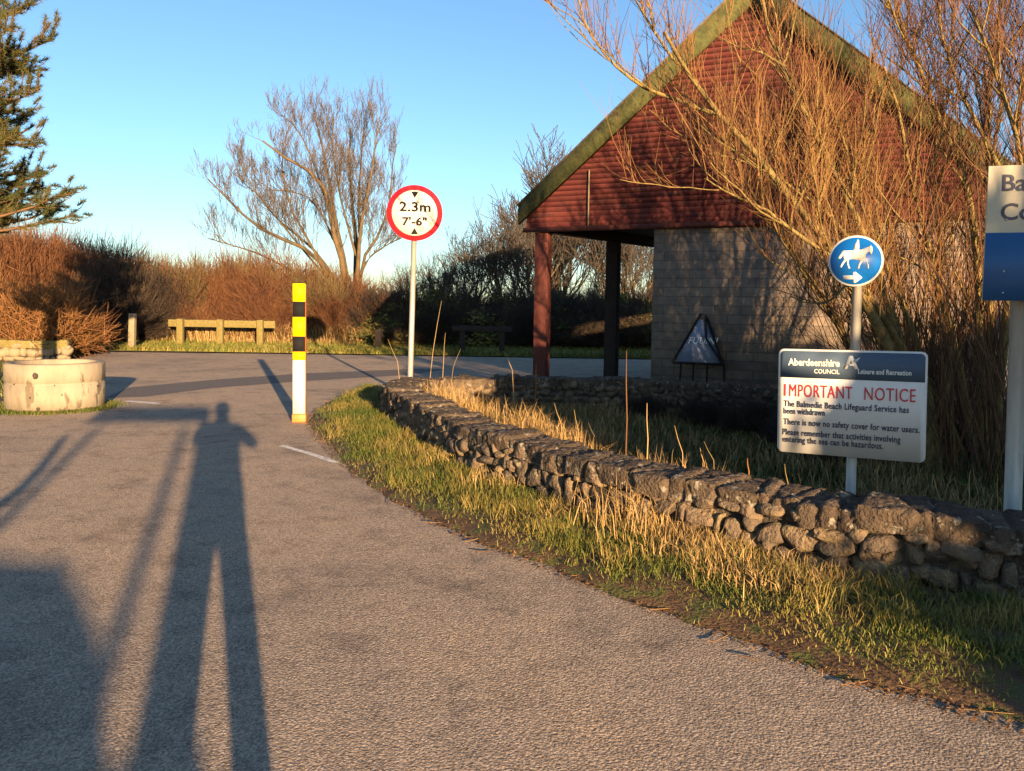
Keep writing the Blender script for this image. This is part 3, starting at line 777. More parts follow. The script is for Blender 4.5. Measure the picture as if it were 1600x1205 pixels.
# ------------------------------------------------------------------ park sign at the right edge
Yw = 4.45
sb = dep(1581, 830, Yw); st_ = dep(1593, 470, Yw)
q = (st_ - sb) / (st_.z - sb.z); base = sb - q * sb.z
ps = empty('park_sign', (base.x, base.y, 0), 0, 'cream and blue park name sign on a steel pole at the right edge', 'sign')
rel = lambda p: p - Vector((base.x, base.y, 0))
mb = MB(); mb.tubes(np.array([[list(rel(base - q * 0.1)), list(rel(sb + (st_ - sb) * 0.5)), list(rel(sb + q * (2.15 - sb.z)))]]), np.full((1, 3), 0.046), 16, cap=True)
mb.tubes(np.array([[list(rel(base - q * 0.1) + Vector((0.85, -0.30, 0))), list(rel(sb + (st_ - sb) * 0.5) + Vector((0.85, -0.30, 0))), list(rel(sb + q * (2.15 - sb.z)) + Vector((0.85, -0.30, 0)))]]), np.full((1, 3), 0.046), 16, cap=True)
mb.build('pole', M['galv'], ps, smooth=True)
Yb = Yw - 0.02
tl = rel(dep(1535.5, 262, Yb)); bl = rel(dep(1531, 470, Yb)); ml = rel(dep(1533.5, 365, Yb))
SW = 1.48
tw = R(-19)
ux = Vector((math.cos(tw), math.sin(tw), 0)); uy = (tl - bl).normalized(); uy = (uy - ux * uy.dot(ux)).normalized(); uz = ux.cross(uy)
HB = (tl - bl).length; HM = (ml - bl).length
BM = Matrix(((ux.x, uy.x, uz.x, bl.x), (ux.y, uy.y, uz.y, bl.y), (ux.z, uy.z, uz.z, bl.z), (0, 0, 0, 1)))
BM = BM @ Matrix.Translation((0, 0, 0.05))
bd = on(MB().box((SW / 2, HB / 2, -0.008), (SW, HB, 0.012), bev=0.004), BM).build('board', M['cream'], ps)
on(MB().box((SW / 2, HM / 2, 0.0), (SW - 0.004, HM - 0.004, 0.006)), BM).build('blue_panel', M['boardblue'], bd)
upx = HB / (470 - 262)
for body, y in (('Balmedie', 301), ('Country Park', 345)):
    V, F = text_mb(body, 0.130, 0, 0, 'LEFT', 0.0018)
    V[:, 0] = (V[:, 0] - V[:, 0].min()) + 0.071; V[:, 1] += HB - (y - 262) * upx; V[:, 2] += 0.0005
    on(MB().add(V, F), BM).build('lettering', M['navy'], bd)
for fx, fy in ((0.10, 0.22), (0.10, 0.06), (0.10, 0.60)):
    on(MB().add(ICO2_V * np.array([0.006, 0.006, 0.003]) + np.array([fx, fy * HB, 0.004]), ICO2_F), BM).build('rivet', M['galv'], bd)

# ------------------------------------------------------------------ timber shelter building
GA = R(-25)                                   # the gable plane turns 25 degrees, right end nearer
U = Vector((math.cos(GA), math.sin(GA), 0)); Nf = Vector((U.y, -U.x, 0))   # Nf points to the viewer
A0 = dep(822, 357, 13.2)
bo = empty('shelter_building', (A0.x, A0.y, 0), GA, 'red boarded gable shelter with block walls and an open corner porch', 'building')
def loc(px, py, off=0.0):
    """pixel on the gable plane -> local (x along gable, z)"""
    p = onplane(px, py, Vector((A0.x, A0.y, 0)) + Nf * off, Nf)
    d = p - Vector((A0.x, A0.y, 0))
    return d.dot(U), p.z
zb = A0.z                                     # underside of the cladding
xl, zl = loc(815, 324)
xa, za = loc(1178, -32)
xr1, zr1 = loc(1541, 234)
sl_r = (za - zr1) / (xr1 - xa)
xr = xa + (za - zl) / sl_r
sl_l = (za - zl) / (xa - xl)
BW = 0.32
DEPTH = 7.0
# horizontal lapped boards
mb = MB()
bh = 0.085
z = zb; kk = 0
def xlim(z_):
    zz = min(z_, za - 0.12)
    return max(0.0 + 0.01, xl + (zz + 0.12 - zl) / sl_l), min(xr - 0.05, xr - (zz + 0.12 - zl) / sl_r)
while z < za - 0.25:
    z1 = min(z + bh, za - 0.2)
    a0, b0 = xlim(z); a1, b1 = xlim(z1)
    V = [(a0, -0.010, z), (b0, -0.010, z), (b1, -0.0075, z1 + 0.004), (a1, -0.0075, z1 + 0.004), (a0, 0.0, z), (b0, 0.0, z)]
    mb.add(V, [[0, 1, 2, 3], [4, 5, 1, 0]], rng.random())
    z = z1; kk += 1
# backing panel, solid
bk = [(0.01, zb + 0.02), (xr - 0.06, zb + 0.02), (xr - 0.06, zl), (xa, za - 0.1), (0.01, zl + 0.05)]
V = [(x, 0.0, z_) for x, z_ in bk] + [(x, 0.08, z_) for x, z_ in bk]
n5 = len(bk)
mb.add(V, [list(range(n5)), list(range(2 * n5 - 1, n5 - 1, -1))] + [[i, (i + 1) % n5, n5 + (i + 1) % n5, n5 + i][::-1] for i in range(n5)])
cladding = mb.build('gable_cladding', M['red'], bo)
xs, _ = loc(921, 320)
mb = MB(); mb.box((xs, -0.048, (zb + zl + 0.55) / 2), (0.022, 0.012, zl + 0.55 - zb)); mb.build('joint_strip', M['greytimber'], bo)
MB().box(((xr) / 2 - 0.02, -0.035, zb - 0.035), (xr - 0.0, 0.10, 0.075)).build('bottom_rail', M['redpost'], bo)
# barge boards
def barge(x0, z0, x1, z1, name='barge_board'):
    V = []
    for yy in (-0.14, -0.06):
        V += [(x0, yy, z0), (x1, yy, z1), (x1, yy, z1 - BW * 1.22), (x0, yy, z0 - BW * 0.95)]
    F = [[0, 1, 2, 3], [7, 6, 5, 4], [0, 4, 5, 1], [3, 2, 6, 7], [0, 3, 7, 4], [1, 5, 6, 2]]
    m_ = MB().add(V, F)
    return m_.build(name, M['barge'], bo)
barge(xl, zl, xa, za); 
V = []
barge(xr, zl, xa + 0.002, za)
# roof slopes with slates, thick
mb = MB()
for (x0, z0, x1, z1) in ((xl - 0.02, zl + 0.0, xa, za + 0.02), (xr + 0.02, zl + 0.0, xa, za + 0.02)):
    V = [(x0, -0.15, z0 + 0.03), (x0, DEPTH, z0 + 0.03), (x1, DEPTH, z1 + 0.03), (x1, -0.15, z1 + 0.03),
         (x0, -0.15, z0 + 0.004), (x0, DEPTH, z0 + 0.004), (x1, DEPTH, z1 + 0.004), (x1, -0.15, z1 + 0.004)]
    mb.add(V, [[0, 1, 2, 3], [7, 6, 5, 4], [0, 4, 5, 1], [0, 3, 7, 4], [1, 5, 6, 2], [2, 6, 7, 3]])
mb.build('roof', M['roof'], bo)
# block walls: front wall from px 1020 to the right end, returns
xw, _ = loc(1020, 450)
wt = zb - 0.075
mb = MB()
mb.box(((xw + xr - 0.25) / 2, 0.12, wt / 2 - 0.02), (xr - 0.25 - xw, 0.24, wt + 0.04))
mb.box((xw + 0.12, 0.24 + (DEPTH - 0.9) / 2 + 0.002, wt / 2 - 0.02), (0.236, DEPTH - 0.9, wt + 0.036))
mb.box((xr - 0.37, 0.24 + (DEPTH - 0.9) / 2 + 0.002, wt / 2 - 0.02), (0.236, DEPTH - 0.9, wt + 0.036))
mb.build('block_wall', M['block'], bo)
# posts and porch beam
x1_, _ = loc(844, 470)
MB().box((x1_, 0.10, wt / 2 - 0.03), (0.235, 0.20, wt + 0.06), bev=0.012).build('porch_post', M['redpost'], bo)
p2 = dep(957, 470, 14.75)
d2 = p2 - Vector((A0.x, A0.y, 0)); x2_, y2_ = d2.dot(U), -d2.dot(Nf)
MB().box((x2_, y2_, wt / 2 - 0.03), (0.235, 0.22, wt + 0.06), bev=0.012).build('porch_post', M['dark'], bo)  # second post coloured dark to stand in for the block wall's shade
# beam on the two posts, running on to the block wall
mb = MB()
bd_ = Vector((x2_ - x1_, y2_ - 0.10)).normalized()
a_ = Vector((x1_, 0.10)) ; L_ = (Vector((x2_, y2_)) - a_).length
t_end = (xw + 0.1 - x1_) / bd_.x if bd_.x > 0.05 else L_
cxm = a_ + bd_ * (t_end / 2)
mb.box((cxm.x, cxm.y, wt + 0.10), (t_end, 0.14, 0.19), Matrix.Rotation(math.atan2(bd_.y, bd_.x), 3, 'Z'))
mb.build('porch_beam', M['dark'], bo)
# porch ceiling: fills between gable, beam and block wall
e_ = a_ + bd_ * t_end
ce = [(0.03, 0.09), (xw + 0.1, 0.09), (xw + 0.1, e_.y + 0.2), (e_.x, e_.y + 0.05), (a_.x - 0.05, a_.y + 0.1)]
mb = MB()
V = [(x, y, wt + 0.20) for x, y in ce] + [(x, y, wt + 0.26) for x, y in ce]
n5 = len(ce)
mb.add(V, [list(range(n5))[::-1], list(range(n5, 2 * n5))] + [[i, (i + 1) % n5, n5 + (i + 1) % n5, n5 + i] for i in range(n5)])
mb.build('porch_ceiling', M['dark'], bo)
# rear gable
bk = [(xl + 0.3, zl), (xr - 0.3, zl), (xa, za - 0.1)]
V = [(x, DEPTH - 0.3, z_) for x, z_ in bk] + [(x, DEPTH - 0.2, z_) for x, z_ in bk]
MB().add(V, [[0, 1, 2], [5, 4, 3], [0, 3, 4, 1], [1, 4, 5, 2], [2, 5, 3, 0]]).build('rear_gable', M['dark'], bo)

# ------------------------------------------------------------------ folding triangular sign in front of the block wall
fs_ = dep(1096, 560, 11.95)
FZ = lambda py: CAM_Z - (py - 485) / FPX * 11.95
fs = empty('folding_sign', (fs_.x, 11.95, 0), R(-20), 'grey blue triangular folding sign on black legs against the block wall', 'sign')
k = 11.95 / FPX
zt, z0 = FZ(490), FZ(566)
Wb = 45 * k
pan = [(-0.50 * 2 * Wb * 0.92, z0), (0.43 * 2 * Wb * 0.9, z0), (0.10 * Wb, zt), (-0.06 * Wb, zt)]
def tri_panel(y0, y1, pts, y0b=None):
    V = [(x, y0 - (zt - z_) * 0.30, z_) for x, z_ in pts] + [(x, y0 - (zt - z_) * 0.30 + 0.02, z_) for x, z_ in pts]
    n_ = len(pts)
    return MB().add(V, [list(range(n_)), list(range(2 * n_ - 1, n_ - 1, -1))] + [[i, n_ + i, n_ + (i + 1) % n_, (i + 1) % n_] for i in range(n_)])
pn = tri_panel(0, 0, pan).build('panel', M['panelgrey'], fs)
mb = MB()
fr = [(x, -0.012 - (zt - z_) * 0.30, z_) for x, z_ in pan]
for a_i, b_i in ((0, 1), (1, 2), (2, 3), (3, 0)):
    mb.tubes(np.array([[fr[a_i], [(p + q_) / 2 for p, q_ in zip(fr[a_i], fr[b_i])], fr[b_i]]]), np.full((1, 3), 0.020), 6, cap=True)
mb.tubes(np.array([[[x * 0.5 + 0.62 * y_ for x, y_ in zip(fr[0], fr[0])], fr[3], fr[3]]]) * 0 + np.array([[fr[1], [0.18 * Wb, -0.02 - (zt - z0) * 0.15, (zt + z0) / 2], fr[2]]]), np.full((1, 3), 0.018), 6)
mb.build('frame', M['black'], pn)
for sx in (-0.62, -0.2, 0.25, 0.8):
    MB().tubes(np.array([[[sx * Wb, -0.30 * (zt - z0), z0], [sx * Wb * 1.05, -0.32 * (zt - z0), z0 / 2], [sx * Wb * 1.12, -0.34 * (zt - z0), 0]]]), np.full((1, 3), 0.016), 6, cap=True).build('leg', M['black'], fs)
V, F = text_mb('FUUINI', 0.14, 0, 0, 'CENTER', 0.002, shear=0.25)
zc = z0 + 0.30
V2 = np.stack([V[:, 0] + 0.02, -0.30 * (zt - (zc + V[:, 1])) - 0.012 - V[:, 2], zc + V[:, 1]], 1)
MB().add(V2, F).build('lettering', M['signwhite'], pn)

# ------------------------------------------------------------------ timber rails and posts across the road
def rail_post(px, pytop, pybot, wpx, mname, Y=None):
    b = gnd(px, pybot, 0.03); Y = b.y
    hgt = (pybot - pytop) / FPX * Y
    return b, hgt, wpx / FPX * Y
pr, pl_ = gnd(419, 541, 0.03), gnd(282, 541, 0.03)
rt = empty('timber_rail', (pl_.x, pl_.y, 0.03), 0, 'lichened yellow timber rail on three posts across the road', 'rail fence')
span = pr.x - pl_.x; RH = 42 / FPX * pl_.y
for f in (0, 0.5, 1):
    MB().box((span * f, 0, RH / 2 - 0.05), (0.20, 0.18, RH + 0.14), bev=0.02).build('post', M['timber'], rt)
MB().box((span * 0.5, 0.14, RH - 0.13), (span + 0.9, 0.10, 0.24), bev=0.02, rnd=0.6).build('rail', M['timber'], rt)
b, hgt, wd = rail_post(207, 490, 546, 9, '')
o = MB().box((0, 0, hgt / 2), (wd, wd, hgt), Matrix.Rotation(R(2), 3, 'Y'), bev=0.02).build('timber_post', M['greytimber']); o.location = b
tag(o, 'pale grey timber post standing alone left of the timber rail', 'post')
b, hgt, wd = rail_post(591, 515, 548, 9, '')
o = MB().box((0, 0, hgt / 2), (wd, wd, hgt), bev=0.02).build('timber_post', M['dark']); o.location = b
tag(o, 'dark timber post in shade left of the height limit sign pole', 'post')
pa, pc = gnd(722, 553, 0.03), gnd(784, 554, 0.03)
r2 = empty('timber_rail', (pa.x, pa.y, 0.03), 0, 'timber rail on two posts, coloured dark for the shade between sign pole and porch', 'rail fence')
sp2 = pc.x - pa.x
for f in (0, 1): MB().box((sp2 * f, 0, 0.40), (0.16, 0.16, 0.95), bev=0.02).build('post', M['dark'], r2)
MB().box((sp2 * 0.5, -0.11, 0.78), (sp2 + 0.6, 0.07, 0.16), bev=0.015).build('rail', M['dark'], r2)  # rail and its posts coloured dark in place of the building's shade

# ------------------------------------------------------------------ road markings, fallen twigs
def mark(pts, wd, name='road_marking'):
    P_ = [gnd(*p) for p in pts]
    mb = MB()
    for a_, b_ in zip(P_[:-1], P_[1:]):
        d = (b_ - a_); n_ = Vector((-d.y, d.x, 0)).normalized() * wd / 2
        mb.add([(*(a_ - n_)[:2], 0.004), (*(b_ - n_)[:2], 0.004), (*(b_ + n_)[:2], 0.004), (*(a_ + n_)[:2], 0.004)], [[0, 1, 2, 3]])
    return tag(mb.build(name, M['paint']), kind='structure')
mark([(440, 697), (480, 708), (528, 724)], 0.07)
mark([(197, 627), (248, 631)], 0.12)
sheet('road_patch', [tuple(gnd(*p))[:2] for p in [(165, 622), (200, 606), (330, 594), (470, 584), (640, 577), (700, 577), (640, 586), (470, 596), (330, 607), (230, 620)]], 0.004, M['tarpatch'])

# ------------------------------------------------------------------ bare trees
def rand_perp(d):
    a = np.cross(d, rng.normal(0, 1, 3)); return a / (np.linalg.norm(a) + 1e-9)
def grow(p, d, L, r, depth, maxd, out, up=0.25, spread=0.6, nch=(3, 5), wander=0.12, shrink=0.68):
    K = 5
    pts = [np.array(p, float)]; dd = np.array(d, float); dirs = [dd]
    for i in range(K - 1):
        dd = dd + rng.normal(0, wander, 3) + np.array([0, 0, up * 0.25]); dd /= np.linalg.norm(dd)
        pts.append(pts[-1] + dd * L / (K - 1)); dirs.append(dd)
    pts = np.array(pts)
    re = r * (0.55 if depth < maxd else 0.4)
    out[depth].append((pts, np.linspace(r, re, K)))
    if depth >= maxd: return
    n_ = rng.integers(nch[0], nch[1] + 1)
    for j in range(n_):
        f = rng.uniform(0.35, 1.0) if j else 1.0
        x = f * (K - 1); i0 = min(int(x), K - 2)
        q = pts[i0] + (pts[i0 + 1] - pts[i0]) * (x - i0)
        ang = rng.normal(spread, 0.15) * (0.5 if j == 0 else 1)
        nd = dirs[i0 + 1] * math.cos(ang) + rand_perp(dirs[i0 + 1]) * math.sin(ang) + np.array([0, 0, up])
        nd /= np.linalg.norm(nd)
        rr = r * (0.55 + 0.45 * (1 - f)) * (0.95 if j == 0 else rng.uniform(0.5, 0.8))
        grow(q, nd, L * shrink * rng.uniform(0.75, 1.2), max(rr, 0.004), depth + 1, maxd, out, up, spread, nch, wander * 1.1, shrink)
def tree_parts(t, out, trunk_depth, mt_, mc_, minr=0.0):
    def emit(levels, S, name, m):
        mb = MB()
        sel = [b for L in levels for b in out[L]]
        if not sel: return
        mb.tubes(np.array([s_[0] for s_ in sel]), np.maximum(np.array([s_[1] for s_ in sel]), minr), S)
        mb.build(name, m, t, smooth=S > 4)
    emit(range(0, trunk_depth + 1), 7, 'trunk', mt_)
    emit(range(trunk_depth + 1, len(out)), 3, 'crown', mc_)

# central bare tree: stems measured from the photograph at its own distance
YT = 31.0
ct = empty('bare_tree', (dep(560, 440, YT).x, YT, 0), 0, 'large many stemmed bare tree rising behind the hedge left of the height sign', 'tree')
def stem(pts, Y, yv, r0, r1, origin):
    W = [list(dep(px, py, Y + yv * i / (len(pts) - 1)) - Vector(origin)) for i, (px, py) in enumerate(pts)]
    P_ = resample(catmull(W, 6), 9)
    return P_, np.linspace(r0, r1, 9)
stems = [([(540, 480), (535, 410), (520, 360), (513, 315), (500, 280), (470, 260), (432, 238), (410, 220)], -2, 0.20, 0.04),
         ([(545, 480), (540, 420), (523, 340), (512, 270), (500, 215), (490, 170)], 1, 0.17, 0.03),
         ([(555, 480), (556, 430), (556, 370), (550, 320), (546, 250), (548, 200)], 2, 0.19, 0.03),
         ([(557, 480), (560, 400), (566, 340), (575, 300), (585, 240), (590, 190)], -1, 0.14, 0.03),
         ([(530, 470), (505, 415), (470, 385), (420, 365), (385, 340), (350, 305), (325, 280)], -2, 0.15, 0.03),
         ([(560, 460), (570, 400), (590, 370), (608, 320), (613, 260), (620, 225)], 1, 0.11, 0.02),
         ([(525, 440), (490, 390), (430, 340), (410, 310), (385, 290), (370, 270)], 2, 0.09, 0.02),
         ([(548, 440), (500, 330), (465, 300), (430, 300), (400, 280)], 0, 0.07, 0.02),
         ([(530, 380), (505, 300), (480, 230), (455, 190), (440, 180)], 1, 0.08, 0.02),
         ([(562, 430), (580, 400), (610, 380), (628, 370)], 1, 0.07, 0.02),
         ([(556, 480), (562, 380), (561, 300), (566, 230), (570, 180)], 0, 0.12, 0.02), ([(522, 460), (490, 390), (455, 325), (440, 250), (452, 195)], 0, 0.10, 0.02), ([(556, 400), (530, 300), (520, 230), (522, 175)], 1, 0.08, 0.02), ([(515, 440), (440, 350), (400, 300), (372, 250)], -1, 0.07, 0.015),
         ([(520, 460), (450, 420), (400, 395), (350, 380), (325, 372)], 1, 0.09, 0.02)]
out = [[] for _ in range(5)]
mbt = MB()
for pts, yv, r0, r1 in stems:
    P_, rr = stem(pts, YT, yv, r0 * 0.75, r1 * 0.75, ct.location)
    if P_[0][2] < 1.2: P_ = np.vstack([[P_[0][0] * 0.6, P_[0][1], 0.0], P_[1:]])
    mbt.tubes(P_[None], rr[None], 6)
    nb_ = 27
    for j in range(nb_):
        f = rng.uniform(0.25, 1.0); x = f * 8; i0 = min(int(x), 7)
        q_ = P_[i0] + (P_[i0 + 1] - P_[i0]) * (x - i0)
        d = P_[i0 + 1] - P_[i0]; d /= np.linalg.norm(d)
        nd = d * 0.8 + rand_perp(d) * 0.55 + np.array([0, 0, 0.35]); nd /= np.linalg.norm(nd)
        grow(q_, nd, rng.uniform(0.6, 1.1) * (1.1 - 0.45 * f), 0.018, 1, 4, out, 0.36, 0.50, (3, 3), 0.12, 0.74)
mbt.build('trunk', M['bark'], ct, smooth=True)
mb = MB()
for L in (1, 2, 3, 4):
    mb.tubes(np.array([s_[0] for s_ in out[L]]), np.maximum(np.array([s_[1] for s_ in out[L]]) * 0.8, 0.005), 3)
mb.build('crown', M['twig'], ct)

# background bare trees (one grown, copied)
out = [[] for _ in range(6)]
for a in (0.2, 2.1, 4.0, 5.3):
    grow((0.15 * math.cos(a), 0.15 * math.sin(a), 0), (0.28 * math.cos(a), 0.28 * math.sin(a), 1), 2.6, 0.10, 0, 4, out, 0.20, 0.55, (4, 5), 0.10, 0.68)
bt = empty('bare_tree', (0, 0, 0))
tree_parts(bt, out, 1, M['bark'], M['darktwig'], 0.011)
first = True
LB = 'dark leafless tree standing among the far trees beyond the road'
spots = [(735, 34, 0.72, 0), (690, 36, 0.58, 1), (792, 33, 0.85, 2), (835, 36, 1.0, 0), (880, 40, 1.2, 3), (960, 35, 0.95, 2), (1000, 38, 1.0, 5), (862, 46, 1.7, 4), (640, 40, 0.55, 6)]
for px, Y, s_, rz in spots:
    o = bt if first else copy_tree(bt)
    first = False
    p = dep(px, 480, Y)
    o.location = (p.x, Y, 0); o.rotation_euler = (0, 0, rz * 1.1); o.scale = (s_, s_, s_)
    tag(o, LB, 'tree', 'leafless trees beyond the road')

# ------------------------------------------------------------------ thickets
def bush_mb(n1=500, n2=3200, rx=1.0, h=2.0, r1=0.012, r2=0.008, L2=0.45, seed=0, droop=0.0, dense=1.0):
    mb = MB()
    a = rng.uniform(0, 6.283, n1); e = np.arccos(rng.uniform(0.0, 1, n1))
    lump = 1 + 0.18 * np.sin(3 * a + seed) + 0.12 * np.sin(5 * a + 2 * seed + 3 * e)
    tip = np.stack([rx * np.sin(e) * np.cos(a), rx * np.sin(e) * np.sin(a), h * (0.15 + 0.85 * np.cos(e))], 1) * lump[:, None] * rng.uniform(0.8, 1.1, n1)[:, None]
    st = np.stack([tip[:, 0] * 0.35 + rng.normal(0, 0.1, n1), tip[:, 1] * 0.35 + rng.normal(0, 0.1, n1), np.zeros(n1)], 1)
    t = np.linspace(0, 1, 5)[None, :, None]
    mid = (st + tip) / 2 + np.array([0, 0, 0.15 * h]) + rng.normal(0, 0.08, (n1, 3))
    P_ = st[:, None] * (1 - t) ** 2 + 2 * mid[:, None] * t * (1 - t) + tip[:, None] * t ** 2
    mb.tubes(P_, np.linspace(r1, r1 * 0.4, 5)[None].repeat(n1, 0), 3)
    i = rng.integers(0, n1, n2); f = rng.uniform(0.25, 1.0, n2)
    q_ = st[i] * ((1 - f) ** 2)[:, None] + 2 * mid[i] * (f * (1 - f))[:, None] + tip[i] * (f ** 2)[:, None]
    outd = q_ * np.array([1, 1, 0.5]); outd /= np.linalg.norm(outd, axis=1, keepdims=True) + 1e-6
    d = outd * 0.7 + rng.normal(0, 0.75, (n2, 3)) + np.array([0, 0, 0.55 - droop]); d /= np.linalg.norm(d, axis=1, keepdims=True)
    L = L2 * rng.uniform(0.4, 1.3, n2)
    t = np.linspace(0, 1, 3)[None, :, None]
    Q = q_[:, None] + d[:, None] * L[:, None, None] * t + np.array([0, 0, 0.12]) * (L[:, None, None] * t ** 2)
    mb.tubes(Q, np.linspace(r2, r2 * 0.4, 3)[None].repeat(n2, 0), 3)
    return mb
def leafy_mb(n=7000, rx=1.0, h=2.0, leaf=0.05, seed=1, nclump=90, boxy=False):
    mb = MB()
    a = rng.uniform(0, 6.283, nclump); e = np.arccos(rng.uniform(0, 1, nclump))
    rr = rng.uniform(0.6, 1.05, nclump)
    c = np.stack([rx * np.sin(e) * np.cos(a), rx * np.sin(e) * np.sin(a), h * (0.1 + 0.9 * np.cos(e))], 1) * rr[:, None]
    if boxy:
        u_ = rng.uniform(0, 1, nclump); q_ = np.sqrt(np.clip(1 - u_ ** 5, 0, 1)) * rng.uniform(0.2, 1.0, nclump) ** 0.5
        c = np.stack([rx * q_ * np.cos(a), rx * q_ * np.sin(a), h * u_], 1)
    i = rng.integers(0, nclump, n)
    cs = rng.uniform(0.10, 0.24, nclump) * rx
    p = c[i] + rng.normal(0, 1, (n, 3)) * cs[i][:, None] * 0.7
    p[:, 2] = np.abs(p[:, 2])
    d1 = rng.normal(0, 1, (n, 3)); d1 /= np.linalg.norm(d1, axis=1, keepdims=True)
    d2 = np.cross(d1, rng.normal(0, 1, (n, 3))); d2 /= np.linalg.norm(d2, axis=1, keepdims=True)
    s_ = leaf * rng.uniform(0.5, 1.3, n)[:, None]
    V = np.stack([p - d1 * s_, p + d2 * s_ * 0.4, p + d1 * s_, p - d2 * s_ * 0.4], 1)
    mb.add(V.reshape(-1, 3), np.arange(n * 4).reshape(n, 4), np.repeat(np.clip(rng.random(nclump)[i] * 0.6 + 0.4 * rng.random(n), 0, 1), 4))
    return mb
def shrub(name, label, cat, group, mb, m):
    o = mb.build(name, m); return tag(o, label, cat, group)
red1 = shrub('thicket_shrub', 'leafless red brown shrub in the thicket behind the timber rail', 'shrub', 'shrubs in the thicket across the road', bush_mb(520, 5200, 1.1, 2.0, 0.014, 0.010, 0.5, 1), M['redtwig'])
red2 = shrub('thicket_shrub', 'leafless red brown shrub in the thicket behind the timber rail', 'shrub', 'shrubs in the thicket across the road', bush_mb(460, 5200, 1.2, 2.0, 0.014, 0.010, 0.7, 2), M['redtwig'])
red3 = shrub('thicket_shrub', 'leafless olive brown shrub in the thicket behind the timber rail', 'shrub', 'olive brown shrubs in the thicket across the road', bush_mb(420, 6000, 1.15, 2.0, 0.012, 0.008, 0.55, 3), M['olivetwig'])
drk = shrub('dark_scrub', 'bare dark brown scrub bush beyond the road', 'bush', 'dark scrub', bush_mb(460, 6500, 1.15, 2.0, 0.012, 0.008, 0.5, 5), M['darkscrub'])
gor = shrub('gorse_bush', 'dark leafy evergreen bush in the thicket across the road', 'bush', 'evergreen bushes across the road', leafy_mb(9000, 1.15, 2.0, 0.085, 3, 110), M['gorse'])
prof_x = [-60, 0, 60, 130, 200, 260, 330, 400, 450, 520, 580, 620]
prof_y = [360, 366, 373, 388, 405, 416, 410, 405, 410, 432, 444, 450]
def place(o, px, Y, top_px, wid=None, first_=None, rz=None):
    p = dep(px, top_px, Y); s_ = max(0.3, p.z / 2.25)
    o.location = (p.x, Y, 0); o.rotation_euler = (0, 0, rng.uniform(0, 6.28))
    o.scale = (wid or s_, wid or s_, s_)
used_ = set(); k = 0
protos = [red1, red3, red2, red3, red1, red2]
for px in np.arange(-60, 600, 20):
    ty = np.interp(px, prof_x, prof_y)
    for Y, dt, sh in ((28.6 + rng.uniform(-0.3, 0.6), 16 + rng.uniform(-10, 18), 0), (30.3 + rng.uniform(-0.4, 0.4), 4 + rng.uniform(-9, 10), 1)):
        src = protos[(k * 7 + sh * 3 + int(rng.integers(0, 3))) % 6] if sh == 0 else (red3 if rng.random() < 0.65 else red2)
        if src.name in used_: o = src.copy(); COL.objects.link(o)
        else: o = src; used_.add(src.name)
        if px < 200: Y -= (200 - px) / 260 * 2.2
        place(o, px + rng.uniform(-8, 8), Y, ty + dt, wid=0.8 + 0.4 * rng.random())
        k += 1
# low scrub in front of the thicket
for px in np.arange(210, 620, 34):
    o = red1.copy(); COL.objects.link(o)
    place(o, px + rng.uniform(-8, 8), 27.4 + rng.uniform(-0.2, 0.3), 470 + rng.uniform(-12, 20), wid=0.8)
    tag(o, 'low leafless scrub just behind the timber rail', 'shrub', 'low scrub behind the rail')
evs = [(165, 26.6, 402), (205, 26.8, 412), (243, 27.2, 420), (190, 26.3, 450), (560, 29, 455), (600, 27.8, 450), (640, 28, 452), (675, 28.5, 446), (705, 29, 448), (745, 29, 452), (780, 28.6, 456), (808, 29, 446), (840, 28.2, 452), (870, 29, 446), (905, 28, 450), (940, 29.5, 446), (975, 28.4, 452), (1010, 29, 448), (1050, 29, 446), (620, 26.8, 470), (660, 26.9, 475), (700, 27.3, 470), (745, 27.2, 480), (790, 27.3, 478), (830, 27, 470), (880, 27.3, 475), (930, 27, 470), (985, 27, 475), (1030, 27, 470)]
ng = nd_ = 0
for i, (px, Y, ty) in enumerate(evs):
    green = px > 600 and (i % 3 == 1)
    if green:
        o = gor if ng == 0 else gor.copy(); ng += 1
    else:
        o = drk if nd_ == 0 else drk.copy(); nd_ += 1
    if o.name not in COL.objects: COL.objects.link(o)
    place(o, px, Y, ty, wid=1.05 + 0.3 * rng.random())
    if px < 550: tag(o, 'dark scrub added to stand in for the shade left of the timber rail', 'bush', 'scrub coloured dark for the shade left of the rail')  # dark bushes put where the thicket lies in pine shade
    elif green: tag(o, 'shaded evergreen bush in the dark scrub beyond the porch', 'bush', 'shaded evergreen bushes beyond the porch')
    else: tag(o, 'bare dark brown scrub bush in the shade beyond the porch', 'bush', 'dark scrub beyond the porch')

# low tangled scrub inside the wall, against the back leg and under the willows
for i, (px, Y, h_, wd_) in enumerate([(1010, 10.3, 0.30, 0.28), (1105, 9.6, 0.36, 0.34), (1180, 9.0, 0.42, 0.36), (1250, 8.2, 0.40, 0.34), (1310, 7.4, 0.42, 0.34)]):
    o = drk.copy(); COL.objects.link(o)
    o.location = (dep(px, 600, Y).x, Y, 0); o.scale = (wd_, wd_ * 0.8, h_ / 2.1); o.rotation_euler = (0, 0, i * 1.7)
    tag(o, 'low dark tangle of bare scrub on the ground inside the stone wall', 'shrub', 'low scrub inside the stone wall')
